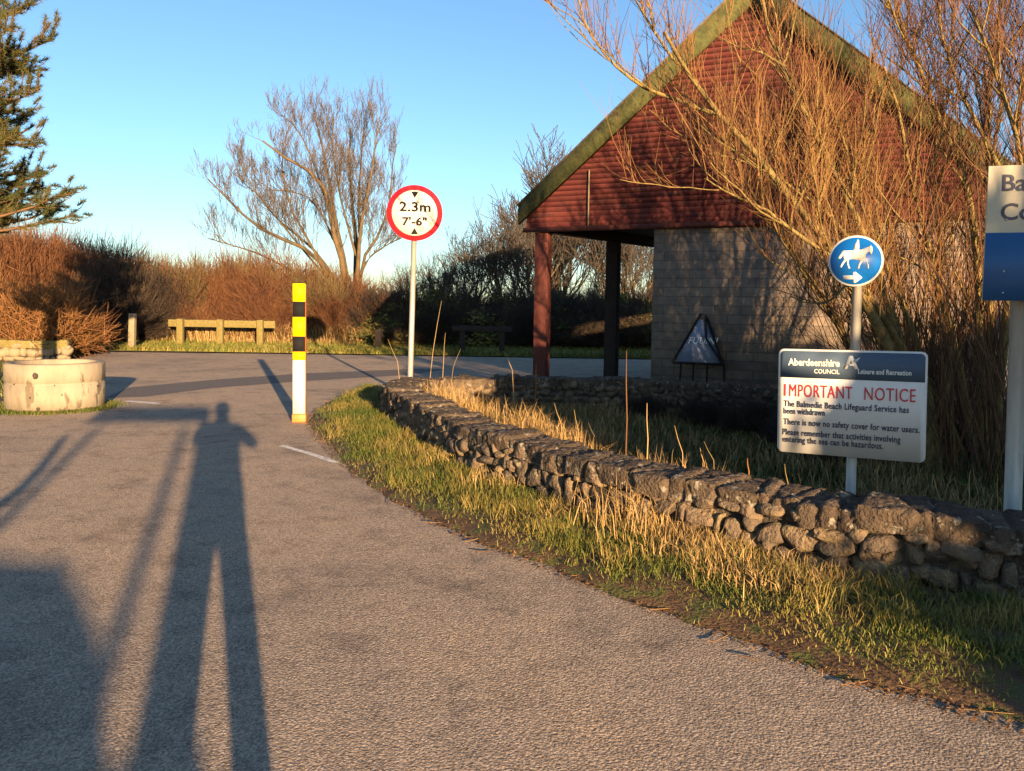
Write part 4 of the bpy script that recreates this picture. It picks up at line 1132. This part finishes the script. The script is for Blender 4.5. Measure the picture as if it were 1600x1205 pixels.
# orange bush at the left edge
ob = bush_mb(900, 9000, 1.0, 1.0, 0.010, 0.006, 0.30, 4, droop=0.35)
o = ob.build('orange_bush', M['orangetwig'])
p = dep(55, 440, 20.2)
o.location = (p.x, 20.2, 0); o.scale = (1.75, 1.6, p.z / 1.12)
tag(o, 'rounded orange brown leafless bush above the low wall at the left edge', 'bush')
o = o.copy(); COL.objects.link(o); p = dep(-60, 420, 21.4); o.location = (p.x, 21.4, 0); o.scale = (1.8, 1.6, p.z / 1.12); o.rotation_euler = (0, 0, 2.0)
tag(o, 'taller orange brown bush behind the rounded one, cut by the left edge', 'bush')

# ------------------------------------------------------------------ pine at the left edge
YP = 11.5
tx = dep(-100, 300, YP).x
pine = empty('pine_tree', (tx, YP, 0), 0, 'tall green and rust pine with needle tufts at the left edge', 'tree')
mb = MB(); P_ = np.array([[0, 0, 0], [0.03, 0, 2.5], [-0.05, 0.05, 5.0], [0, 0, 7.5], [0.02, 0, 10.0]])
mb.tubes(P_[None], np.array([[0.19, 0.16, 0.12, 0.08, 0.03]]), 10)
tips = []
Pl, Rl = [], []
zb_ = 2.45
while zb_ < 9.6:
    fr_ = (9.9 - zb_) / 7.4
    for j in range(9):
        a = rng.uniform(0, 6.283)
        L = (0.55 + 1.45 * fr_) * rng.uniform(0.65, 1.08)
        d = np.array([math.cos(a), math.sin(a), 0.05])
        pts = [np.array([0, 0, zb_ + rng.uniform(-0.12, 0.12)])]
        for s_ in range(4):
            d = d + np.array([0, 0, 0.10]) + rng.normal(0, 0.07, 3); d /= np.linalg.norm(d)
            pts.append(pts[-1] + d * L / 4)
        pts = np.array(pts); Pl.append(pts); Rl.append(np.linspace(0.032, 0.012, 5))
        tips.append((pts[-1], d))
        for s_ in range(15):
            f = rng.uniform(0.2, 1.0) * 4; i0 = min(int(f), 3); q_ = pts[i0] + (pts[i0 + 1] - pts[i0]) * (f - i0)
            nd = d + rand_perp(d) * 0.9 + np.array([0, 0, 0.35]); nd /= np.linalg.norm(nd)
            l2 = rng.uniform(0.16, 0.42)
            e_ = q_ + nd * l2 + np.array([0, 0, 0.06])
            Pl.append(np.array([q_, q_ + nd * l2 * 0.3, q_ + nd * l2 * 0.55, q_ + nd * l2 * 0.8, e_])); Rl.append(np.linspace(0.010, 0.005, 5))
            tips.append((e_, nd)); tips.append((q_ + nd * l2 * 0.5, nd))
    zb_ += 0.30
mb.tubes(np.array(Pl), np.array(Rl), 4)
mb.build('trunk', M['pinebark'], pine)
TP = np.array([t_[0] for t_ in tips]); TD = np.array([t_[1] for t_ in tips])
NN = 90
p = np.repeat(TP, NN, 0); d = np.repeat(TD, NN, 0)
nd = d * rng.uniform(0.2, 1.1, (len(p), 1)) + rng.normal(0, 0.55, (len(p), 3)) + np.array([0, 0, 0.22]); nd /= np.linalg.norm(nd, axis=1, keepdims=True)
p = p - d * rng.uniform(0, 0.16, (len(p), 1))
L = rng.uniform(0.06, 0.12, (len(p), 1))
sd = np.cross(nd, rng.normal(0, 1, nd.shape)); sd /= np.linalg.norm(sd, axis=1, keepdims=True)
V = np.stack([p - sd * 0.0045, p + sd * 0.0045, p + nd * L], 1)
MB().add(V.reshape(-1, 3), np.arange(len(p) * 3).reshape(-1, 3), np.repeat(np.clip(np.repeat(rng.random(len(TP)), NN) * 0.55 + 0.45 * rng.random(len(p)), 0, 1), 3)).build('crown', M['needle'], pine)

# ------------------------------------------------------------------ willows in front of the building
def willow(name_label, limbs, origin_px, Y, nwhip, whipL, basal=0, thick=1.0, cm='whip'):
    b = dep(*origin_px, Y); org = Vector((b.x, Y, 0))
    t = empty('willow_shrub', org, 0, name_label, 'willow')
    ml = MB(); Ws, Wr = [], []
    tot = []
    runs = []
    for pts, dy, r0, r1, wmul in limbs:
        P_, rr = stem(pts, Y, dy, r0, r1, org)
        P_ = np.vstack([[P_[0][0] * 0.8, P_[0][1], -0.05], P_]) if P_[0][2] < 0.9 and P_[0][2] > -0.5 and wmul > 0 else P_
        P_ = resample(P_, 12); rr = np.linspace(r0, r1, 12) * thick
        P_ = P_ + np.cumsum(rng.normal(0, 0.014, P_.shape), 0) * np.linspace(0, 1, 12)[:, None]
        runs.append((P_, rr, wmul))
        Ln = np.linalg.norm(np.diff(P_, axis=0), axis=1).sum()
        for j in range(int(Ln * 2.6)):          # secondary branches
            f = rng.uniform(0.3, 0.97) * 11; i0 = min(int(f), 10)
            q_ = P_[i0] + (P_[i0 + 1] - P_[i0]) * (f - i0); d = P_[i0 + 1] - P_[i0]; d /= np.linalg.norm(d)
            nd = d * 0.7 + rand_perp(d) * rng.uniform(0.5, 0.9) + np.array([0, 0, 0.2]); nd /= np.linalg.norm(nd)
            L = rng.uniform(0.5, 1.25); pp = [q_]
            for s_ in range(11):
                nd = nd + np.array([0, 0, 0.06]) + rng.normal(0, 0.10, 3); nd /= np.linalg.norm(nd); pp.append(pp[-1] + nd * L / 11)
            r = min(rr[i0] * 0.55, rng.uniform(0.008, 0.016))
            runs.append((np.array(pp), np.linspace(r, 0.0035, 12), 0.55))
    for P_, rr, wmul in runs:
        ml.tubes(P_[None], rr[None], 7)
        Ln = np.linalg.norm(np.diff(P_, axis=0), axis=1).sum()
        n_ = int(nwhip * Ln * abs(wmul))
        for j in range(n_):
            f = rng.uniform(0.12, 1.0) ** 0.8; x = f * 11; i0 = min(int(x), 10)
            q_ = P_[i0] + (P_[i0 + 1] - P_[i0]) * (x - i0)
            d = P_[i0 + 1] - P_[i0]; d /= np.linalg.norm(d)
            nd = d * rng.uniform(0.1, 0.8) + rand_perp(d) * rng.uniform(0.2, 0.75) + np.array([0, 0, rng.uniform(0.25, 1.0)])
            nd /= np.linalg.norm(nd)
            L = whipL * (rng.uniform(0.25, 0.7) if rng.random() < 0.55 else rng.uniform(0.6, 1.25))
            pts_ = [q_]
            for s_ in range(4):
                nd = nd + np.array([0, 0, 0.13]) + rng.normal(0, 0.09, 3); nd /= np.linalg.norm(nd)
                pts_.append(pts_[-1] + nd * L / 4)
            pts_ = np.array(pts_)
            r = rng.uniform(0.0022, 0.0050) * (0.7 + 0.5 * L / whipL)
            Ws.append(pts_); Wr.append(np.linspace(r, r * 0.35, 5))
            for s_ in range(rng.integers(1, 4)):       # side shoots
                i1 = rng.integers(1, 4); q2 = pts_[i1]
                n2 = nd * 0.8 + rand_perp(nd) * 0.45 + np.array([0, 0, 0.15]); n2 /= np.linalg.norm(n2)
                l2 = L * rng.uniform(0.25, 0.55)
                Ws.append(np.array([q2 + n2 * l2 * u_ + np.array([0, 0, 0.06 * l2 * u_ * u_]) for u_ in np.linspace(0, 1, 5)])); Wr.append(np.linspace(r * 0.6, r * 0.25, 5))
    for j in range(basal):
        a = rng.uniform(-1, 1)
        q_ = np.array([rng.normal(0, 0.35), rng.normal(0, 0.3), 0.0])
        nd = np.array([a * 0.38 - 0.12, rng.normal(0, 0.12), 1.0]); nd /= np.linalg.norm(nd)
        L = rng.uniform(1.0, 2.9); pts_ = [q_]
        for s_ in range(4):
            nd = nd + rng.normal(0, 0.05, 3); nd /= np.linalg.norm(nd); pts_.append(pts_[-1] + nd * L / 4)
        r = rng.uniform(0.004, 0.011)
        Ws.append(np.array(pts_)); Wr.append(np.linspace(r, r * 0.35, 5))
    ml.build('trunk', M['willowbark'], t, smooth=True)
    MB().tubes(np.array(Ws), np.array(Wr), 3).build('crown', M[cm], t)
    return t
willow('leaning willow with yellow limbs reaching left across the red gable', [
    ([(1455, 740), (1420, 610), (1370, 500), (1300, 385), (1240, 305), (1180, 225), (1138, 188), (1090, 130), (1055, 95), (1035, 40)], -0.5, 0.055, 0.012, 1.0),
    ([(1138, 188), (1085, 165), (1000, 135), (950, 95), (915, 50), (895, 5)], -0.2, 0.020, 0.006, 0.9),
    ([(1090, 130), (1040, 80), (1000, 20), (985, -40)], 0.1, 0.014, 0.005, 0.9),
    ([(1460, 740), (1430, 600), (1365, 400), (1330, 305), (1290, 230), (1255, 150), (1228, 105), (1212, 60), (1195, -20)], 0.4, 0.050, 0.012, 1.0),
    ([(1228, 105), (1190, 85), (1150, 80), (1110, 70)], 0.2, 0.012, 0.004, 0.7),
    ([(1420, 560), (1330, 425), (1250, 372), (1195, 330), (1150, 306), (1100, 294), (1085, 280)], -0.7, 0.028, 0.005, 0.55),
    ([(1400, 520), (1330, 440), (1290, 470), (1240, 460)], -0.5, 0.012, 0.004, -0.5),
    ([(1470, 740), (1440, 560), (1400, 450), (1350, 330), (1320, 240), (1300, 170)], 0.8, 0.034, 0.010, 0.9),
    ([(1380, 430), (1290, 330), (1215, 270), (1160, 240), (1120, 235)], 0.3, 0.018, 0.005, 0.9),
], (1460, 740), 7.0, 30, 0.70, 60, 1.15)
willow('upright willow of pale limbs behind the notice board and park sign', [
    ([(1540, 750), (1530, 560), (1528, 400), (1490, 225), (1462, 190), (1440, 130), (1425, 80), (1400, 40), (1372, -10)], 0.3, 0.050, 0.012, 0.9),
    ([(1550, 750), (1545, 500), (1555, 300), (1540, 180), (1560, 80), (1575, -40)], 0.8, 0.055, 0.014, 0.9),
    ([(1550, 750), (1570, 480), (1600, 280), (1640, 120), (1650, -40)], 0.4, 0.050, 0.014, 0.9),
    ([(1530, 750), (1500, 560), (1470, 430), (1440, 300), (1425, 200), (1405, 120)], -0.3, 0.036, 0.010, 0.9),
    ([(1560, 260), (1520, 180), (1490, 120), (1470, 60), (1460, -20)], 0.2, 0.022, 0.008, 1.0),
    ([(1590, 300), (1590, 160), (1605, 60), (1600, -40)], 0.0, 0.022, 0.008, 1.0),
    ([(1520, 750), (1480, 640), (1420, 560), (1350, 470), (1310, 420)], -0.4, 0.022, 0.006, 0.8),
], (1545, 750), 7.6, 36, 0.85, 90, 1.1, 'darkwhip')
willow('third willow close to the right edge, its whips above the park sign', [
    ([(1640, 760), (1630, 560), (1620, 380), (1600, 220), (1570, 110), (1530, 10)], 0.3, 0.040, 0.012, 1.0),
    ([(1650, 760), (1670, 500), (1680, 300), (1660, 100), (1640, -30)], 0.4, 0.045, 0.012, 1.0),
    ([(1660, 760), (1720, 500), (1760, 300), (1780, 100)], 0.6, 0.045, 0.012, 1.0),
], (1650, 760), 6.4, 24, 0.9, 60, 1.0, 'darkwhip')
willow('dense reddish willow thicket close against the right half of the gable', [
    ([(1400, 690), (1380, 560), (1340, 420), (1290, 300), (1270, 180)], 0.2, 0.035, 0.010, 1.0),
    ([(1420, 690), (1420, 520), (1400, 380), (1370, 260), (1360, 140)], 0.4, 0.035, 0.010, 1.0),
    ([(1440, 690), (1460, 520), (1470, 380), (1465, 260), (1470, 120)], 0.3, 0.035, 0.010, 1.0),
    ([(1450, 690), (1500, 520), (1530, 380), (1545, 260), (1560, 130)], 0.2, 0.035, 0.010, 1.0),
    ([(1390, 690), (1340, 560), (1280, 450), (1230, 380), (1190, 340)], 0.2, 0.028, 0.008, 1.0), ([(1410, 690), (1370, 500), (1310, 330), (1250, 200), (1215, 90)], 0.5, 0.035, 0.010, 0.9), ([(1380, 690), (1320, 530), (1240, 400), (1170, 290), (1120, 200)], 0.4, 0.030, 0.008, 0.9)], (1420, 690), 8.6, 34, 0.8, 150, 1.0, 'darkwhip')

# ------------------------------------------------------------------ tall dry stems behind the wall
def dry(px, pytop, pybot, Y, lean_px, r, lab, red=False):
    b = dep(px, pybot, Y); t_ = dep(px + lean_px, pytop, Y)
    P_ = np.array([[0, 0, -b.z], list((t_ - b) * 0.35 + Vector((0.01, 0, 0))), list((t_ - b) * 0.7), list(t_ - b)])
    mb = MB().tubes(P_[None], np.array([[r, r * 0.9, r * 0.7, r * 0.35]]), 5)
    o = mb.build('dry_stem', M['straw'] if not red else M['orangetwig']); o.location = b
    return tag(o, lab, 'dry stem', 'dry stems behind the wall')
dry(977, 548, 712, 6.0, 2, 0.007, 'tallest straight straw stem rising behind the wall left of the notice', True)
dry(1010, 630, 716, 5.9, 1, 0.006, 'short upright straw stem just right of the tallest one')
dry(1168, 716, 748, 5.2, 0, 0.006, 'stubby orange stem at the wall top left of the notice', True)
dry(836, 566, 610, 10.2, 2, 0.010, 'red stem in front of the porch corner post', True)
for (px, pt_, pb_, Y, ln) in [(1230, 725, 770, 4.9, -4), (1248, 730, 768, 4.9, 0), (1270, 728, 772, 4.9, -6), (1290, 745, 770, 5, 10), (1365, 725, 785, 4.7, 8), (1392, 740, 790, 4.7, -30), (1440, 752, 795, 4.6, -32), (1470, 740, 800, 4.5, -12), (1510, 735, 800, 4.4, 6), (1530, 730, 800, 4.4, -10), (1555, 740, 805, 4.3, 4), (1120, 690, 735, 5.4, -20), (1070, 665, 730, 5.6, -16), (905, 640, 690, 6.6, -8), (880, 630, 680, 7, -14), (935, 660, 700, 6.5, -16), (1045, 700, 725, 5.7, 8), (1100, 700, 735, 5.5, -6), (700, 545, 590, 10.3, 20), (628, 530, 585, 11.6, -22), (668, 470, 590, 11.5, 22), (805, 548, 595, 10.5, -16), (690, 520, 585, 11.2, 6)]:
    dry(px, pt_, pb_, Y, ln, 0.0028 + 0.00015 * Y, 'thin straw stem leaning among the dead grass behind the wall')
# tall straw tufts
mb = MB()
for (px, py, Y, n_, hh) in [(700, 612, 9.8, 420, 0.55), (745, 622, 9.2, 260, 0.40), (820, 640, 8.4, 420, 0.42), (900, 655, 7.8, 360, 0.36), (870, 700, 6.7, 200, 0.36), (1000, 715, 6.1, 200, 0.34), (1110, 740, 5.6, 260, 0.36), (1300, 785, 5.05, 260, 0.34), (1450, 800, 4.7, 300, 0.36), (1530, 815, 4.5, 260, 0.34), (1010, 830, 4.80, 260, 0.42), (985, 800, 5.0, 120, 0.36), (1110, 880, 4.30, 900, 0.20), (1180, 930, 4.0, 700, 0.17), (1270, 950, 3.85, 600, 0.17), (1060, 850, 4.6, 500, 0.22), (1340, 940, 3.95, 300, 0.16), (770, 770, 6.0, 240, 0.22), (700, 735, 6.9, 200, 0.2), (900, 830, 5.1, 260, 0.18)]:
    c = gnd(px, py); c = Vector((c.x / c.y * Y, Y, 0)) 
    P = np.stack([rng.normal(c.x, 0.16, n_), rng.normal(c.y, 0.12, n_), np.zeros(n_)], 1)
    blades(mb, P, hh * rng.uniform(0.5, 1.2, n_), 0.0032, 0.10 + 0.5 * rng.random(n_), np.clip(rng.normal(0.75, 0.2, n_), 0, 1))
tag(mb.build('straw_tufts', M['straw']), 'tall straw tufts standing along the stone wall', 'dead grass', kind='stuff')
# fallen leaves and twigs along the road edge
mb = MB()
N = 9000
ui = (rng.random(N) ** 1.2 * (nu - 1)).astype(int); off = np.abs(rng.normal(0.0, 0.24, N)) - 0.05
c = A[ui] + dirn[ui] * off[:, None]; c[:, 2] = 0.012
d1 = rng.normal(0, 1, (N, 3)) * np.array([1, 1, 0.25]); d1 /= np.linalg.norm(d1, axis=1, keepdims=True)
d2 = np.cross(d1, np.array([0, 0, 1.0]) + rng.normal(0, 0.3, (N, 3))); d2 /= np.linalg.norm(d2, axis=1, keepdims=True)
s_ = rng.uniform(0.004, 0.014, N)[:, None]
V = np.stack([c - d1 * s_, c + d2 * s_ * 0.5, c + d1 * s_, c - d2 * s_ * 0.5], 1)
mb.add(V.reshape(-1, 3), np.arange(N * 4).reshape(N, 4), np.repeat(rng.random(N), 4))
n_ = 90
ui = (rng.random(n_) ** 1.3 * (nu - 1)).astype(int)
c = A[ui] + dirn[ui] * rng.normal(0.12, 0.15, n_)[:, None]; c[:, 2] = 0.012
a = rng.uniform(0, 6.283, n_); d = np.stack([np.cos(a), np.sin(a), rng.uniform(0, 0.04, n_)], 1) * rng.uniform(0.04, 0.14, n_)[:, None]
b2 = rng.normal(0, 0.02, (n_, 3)) * np.array([1, 1, 0])
mb.tubes(np.stack([c - d, c + b2, c + d], 1), np.full((n_, 3), 0.0028), 3, rnd=0.6 + 0.4 * rng.random(n_))
tag(mb.build('leaf_litter', M['leaf']), 'fallen leaves and twigs along the edge of the tarmac', 'leaf litter', kind='stuff')

# ------------------------------------------------------------------ behind the camera: the person, and unseen things guessed to throw the long shadows
def person():
    t = empty('person', (0.10, -0.42, 0), 0, 'person in dark clothes with legs apart holding a phone up', 'person')
    J = {'pel': ((0, 0, .95), .18, .13), 'sp': ((0, 0, 1.15), .185, .13), 'ch': ((0, 0, 1.38), .19, .13), 'nk': ((0, .02, 1.56), .06, .06), 'hb': ((0, .04, 1.64), .075, .085), 'hd': ((0, .05, 1.74), .085, .10), 'tp': ((0, .04, 1.84), .06, .07)}
    E = [('pel', 'sp'), ('sp', 'ch'), ('ch', 'nk'), ('nk', 'hb'), ('hb', 'hd'), ('hd', 'tp')]
    for s, sg in (('l', -1), ('r', 1)):
        J['sh' + s] = ((sg * .21, 0, 1.50), .085, .085); J['el' + s] = ((sg * .31 + .02, .10, 1.33), .066, .066); J['wr' + s] = ((sg * .09 - .08, .30, 1.40), .032, .032); J['pm' + s] = ((sg * .075 - .09, .35, 1.45), .035, .022)
        J['hp' + s] = ((sg * .10, 0, .88), .10, .10); J['kn' + s] = ((sg * .125, .02, .48), .066, .066); J['an' + s] = ((sg * .155, 0, .09), .048, .048); J['to' + s] = ((sg * .17, .16, .04), .045, .035)
        E += [('ch', 'sh' + s), ('sh' + s, 'el' + s), ('el' + s, 'wr' + s), ('wr' + s, 'pm' + s), ('pel', 'hp' + s), ('hp' + s, 'kn' + s), ('kn' + s, 'an' + s), ('an' + s, 'to' + s)]
        for k_ in range(4):
            z_ = 1.475 - 0.018 * k_
            J[f'f{k_}a' + s] = ((sg * .072 - .09, .372, z_), .009, .009); J[f'f{k_}b' + s] = ((sg * .045 - .09, .392 - .003 * k_, z_), .008, .008)
            E += [('pm' + s, f'f{k_}a' + s), (f'f{k_}a' + s, f'f{k_}b' + s)]
        J['tha' + s] = ((sg * .05 - .09, .345, 1.485), .010, .010); E += [('pm' + s, 'tha' + s)]
    names = list(J); ix = {n_: i for i, n_ in enumerate(names)}
    me = bpy.data.meshes.new('body')
    me.from_pydata([J[n_][0] for n_ in names], [(ix[a_], ix[b_]) for a_, b_ in E], [])
    o = bpy.data.objects.new('body', me); COL.objects.link(o)
    md = o.modifiers.new('skin', 'SKIN'); me.skin_vertices
    for i, n_ in enumerate(names):
        me.skin_vertices[0].data[i].radius = J[n_][1:]
    me.skin_vertices[0].data[0].use_root = True
    o.modifiers.new('sub', 'SUBSURF').levels = 2
    dg = bpy.context.evaluated_depsgraph_get()
    m2 = bpy.data.meshes.new_from_object(o.evaluated_get(dg))
    o.modifiers.clear(); o.data = m2; m2.name = 'body'
    m2.materials.clear(); m2.materials.append(M['cloth'])
    m2.polygons.foreach_set('use_smooth', np.ones(len(m2.polygons), bool))
    o.parent = t
    MB().add(ICO_V * np.array([.102, .115, .135]) + np.array([0, .03, 1.765]), ICO_F).build('hair', M['hair'], t, smooth=True)
    return t
me_skin_ok = True
person()
ph = MB().box((0, -0.034, CAM_Z - 0.0), (0.16, 0.009, 0.075), bev=0.003).build('phone', M['black'])
tag(ph, 'black phone held level by the person', 'phone')
# parked car, unseen: guessed from its shadow, body shaped to fit it
car = empty('parked_car', (0.38, -2.80, 0), 0, 'unseen dark hatchback behind the person, guessed from its shadow', 'car')
prof_c = [(-0.02, 0.30), (-0.05, 0.62), (-0.20, 0.88), (-1.0, 1.00), (-1.75, 1.44), (-3.2, 1.48), (-3.9, 1.10), (-4.0, 0.55), (-3.95, 0.30)]
bm = bmesh.new()
L_ = []
for sx, dz in ((-0.93, 0.30), (-0.84, 0.16), (-0.62, 0.05), (0.0, 0.0), (0.5, 0.04), (0.80, 0.20), (0.93, 0.50)):
    L_.append([bm.verts.new((sx, y_ * (0.985 if abs(sx) > 0.8 else 1.0), z_ - dz * max(0, (z_ - 0.6) / 0.9))) for y_, z_ in prof_c])
for r0, r1 in zip(L_[:-1], L_[1:]):
    for i in range(len(prof_c)): bm.faces.new((r0[i], r0[(i + 1) % 9], r1[(i + 1) % 9], r1[i]))
bm.faces.new(L_[0]); bm.faces.new(L_[-1][::-1])
bmesh.ops.recalc_face_normals(bm, faces=bm.faces[:])
bmesh.ops.bevel(bm, geom=bm.edges[:], offset=0.05, segments=2, affect='EDGES')
MB().bm(bm).build('body', M['carpaint'], car, smooth=True)
for sx in (-0.80, 0.80):
    for y_ in (-0.75, -3.2):
        a = np.linspace(0, 2 * math.pi, 24, endpoint=False)
        wl = empty('wheel', (sx, y_, 0.31)); wl.parent = car
        wl.rotation_euler = (0, R(90), 0)
        MB().lathe([(0.19, -0.1), (0.30, -0.1), (0.31, -0.07), (0.31, 0.07), (0.30, 0.1), (0.19, 0.1)], 28, closed=True).build('tyre', M['tyre'], wl, smooth=True)
        MB().lathe([(0.0, -0.07), (0.19, -0.09), (0.19, 0.09), (0.0, 0.07)], 28).build('rim', M['galv'], wl)
    MB().box((sx * 0.8, 0.0, 0.68), (0.26, 0.06, 0.12), bev=0.02).build('headlight', M['signwhite'], car)
    MB().box((sx * 1.24, -1.3, 1.0), (0.16, 0.10, 0.13), bev=0.03).build('wing_mirror', M['carpaint'], car)
MB().add([(-0.62, -1.02, 1.03), (0.62, -1.02, 1.03), (0.40, -1.68, 1.41), (-0.40, -1.68, 1.41), (-0.62, -1.05, 1.0), (0.62, -1.05, 1.0), (0.40, -1.72, 1.39), (-0.40, -1.72, 1.39)], [[0, 1, 2, 3], [7, 6, 5, 4], [0, 4, 5, 1], [1, 5, 6, 2], [2, 6, 7, 3], [3, 7, 4, 0]]).build('windscreen', M['glass'], car)
# unseen barrier: pole and beam added to cast the horizontal shadow band
S0 = gnd(322, 646); S1 = gnd(150, 648)
zb_ = 2.35; t_ = zb_ / math.tan(SUN_EL)
Q0 = S0 - SH * t_; Q1 = S1 - SH * t_
hb = empty('shadow_barrier', (Q0.x, Q0.y, 0), 0, 'unseen pole and beam added to cast the shadow band beside the person', 'barrier')
MB().tubes(np.array([[[0, 0, 0], [0, 0, 1.2], [0, 0, 2.44]]]), np.full((1, 3), 0.05), 12, cap=True).build('pole', M['galv'], hb)
dv = Q1 - Q0
MB().box((dv.x / 2, dv.y / 2, zb_), (dv.length, 0.08, 0.22), Matrix.Rotation(math.atan2(dv.y, dv.x), 3, 'Z')).build('beam', M['signwhite'], hb)
# unseen bushes added behind the camera to shade the wall foot and the garden
hb_m = leafy_mb(20000, 1.0, 1.0, 0.10, 5, 320, boxy=True)
hbo = None
for i, (x, y, rx, h_) in enumerate([(5.95, -3.2, 0.85, 2.75), (7.6, -3.4, 1.1, 2.6), (9.4, -3.6, 1.4, 2.7), (11.6, -3.8, 1.6, 2.8), (4.95, -3.1, 0.75, 1.15), (13.5, -4, 1.7, 2.9)]):
    if hbo is None: o = hbo = hb_m.build('shade_bush', M['gorse'])
    else: o = hbo.copy(); COL.objects.link(o)
    o.location = (x, y, 0); o.scale = (rx, rx, h_); o.rotation_euler = (0, 0, i * 1.3)
    tag(o, 'unseen dense bush added behind the person to shade the wall and garden', 'bush', 'shade bushes added behind the person')
# unseen bent trunk by the car, added to cast a curved shadow
pts_ = []
for px, py in ((100, 682), (88, 700), (55, 742), (0, 792), (-60, 835)):
    S_ = gnd(px, py); t_ = (S_.y + 2.4) / SH.y
    q_ = S_ - SH * t_; pts_.append([q_.x, q_.y, t_ * math.tan(SUN_EL)])
pts_ = pts_[::-1]
pts_ = [[pts_[0][0] - 0.1, -2.4, -0.05], [pts_[0][0] - 0.05, -2.4, 0.5]] + pts_
P_ = resample(catmull(pts_, 6), 14)
o = MB().tubes((P_ - P_[0])[None], np.linspace(0.08, 0.035, 14)[None], 8, cap=True).build('shadow_trunk', M['bark'], smooth=True); o.location = P_[0]
tag(o, 'unseen bent trunk added beside the parked car to cast a curved shadow', 'sapling')

# two unseen slim posts added behind the car to cast soft shadows up the road
for px, py, lab in ((155, 667, 'slim unseen post added to cast the soft shadow furthest left'), (289, 667, 'slim unseen post added to cast the soft shadow beside the person')):
    S_ = gnd(px, py); t_ = (S_.y + 9.0) / SH.y; q_ = S_ - SH * t_
    hz_ = t_ * math.tan(SUN_EL)
    o = MB().tubes(np.array([[[0, 0, 0], [0, 0, hz_ / 2], [0, 0, hz_]]]), np.full((1, 3), 0.038), 10, cap=True).build('timber_post', M['greytimber'], smooth=True)
    o.location = (q_.x, q_.y, 0); tag(o, lab, 'post')
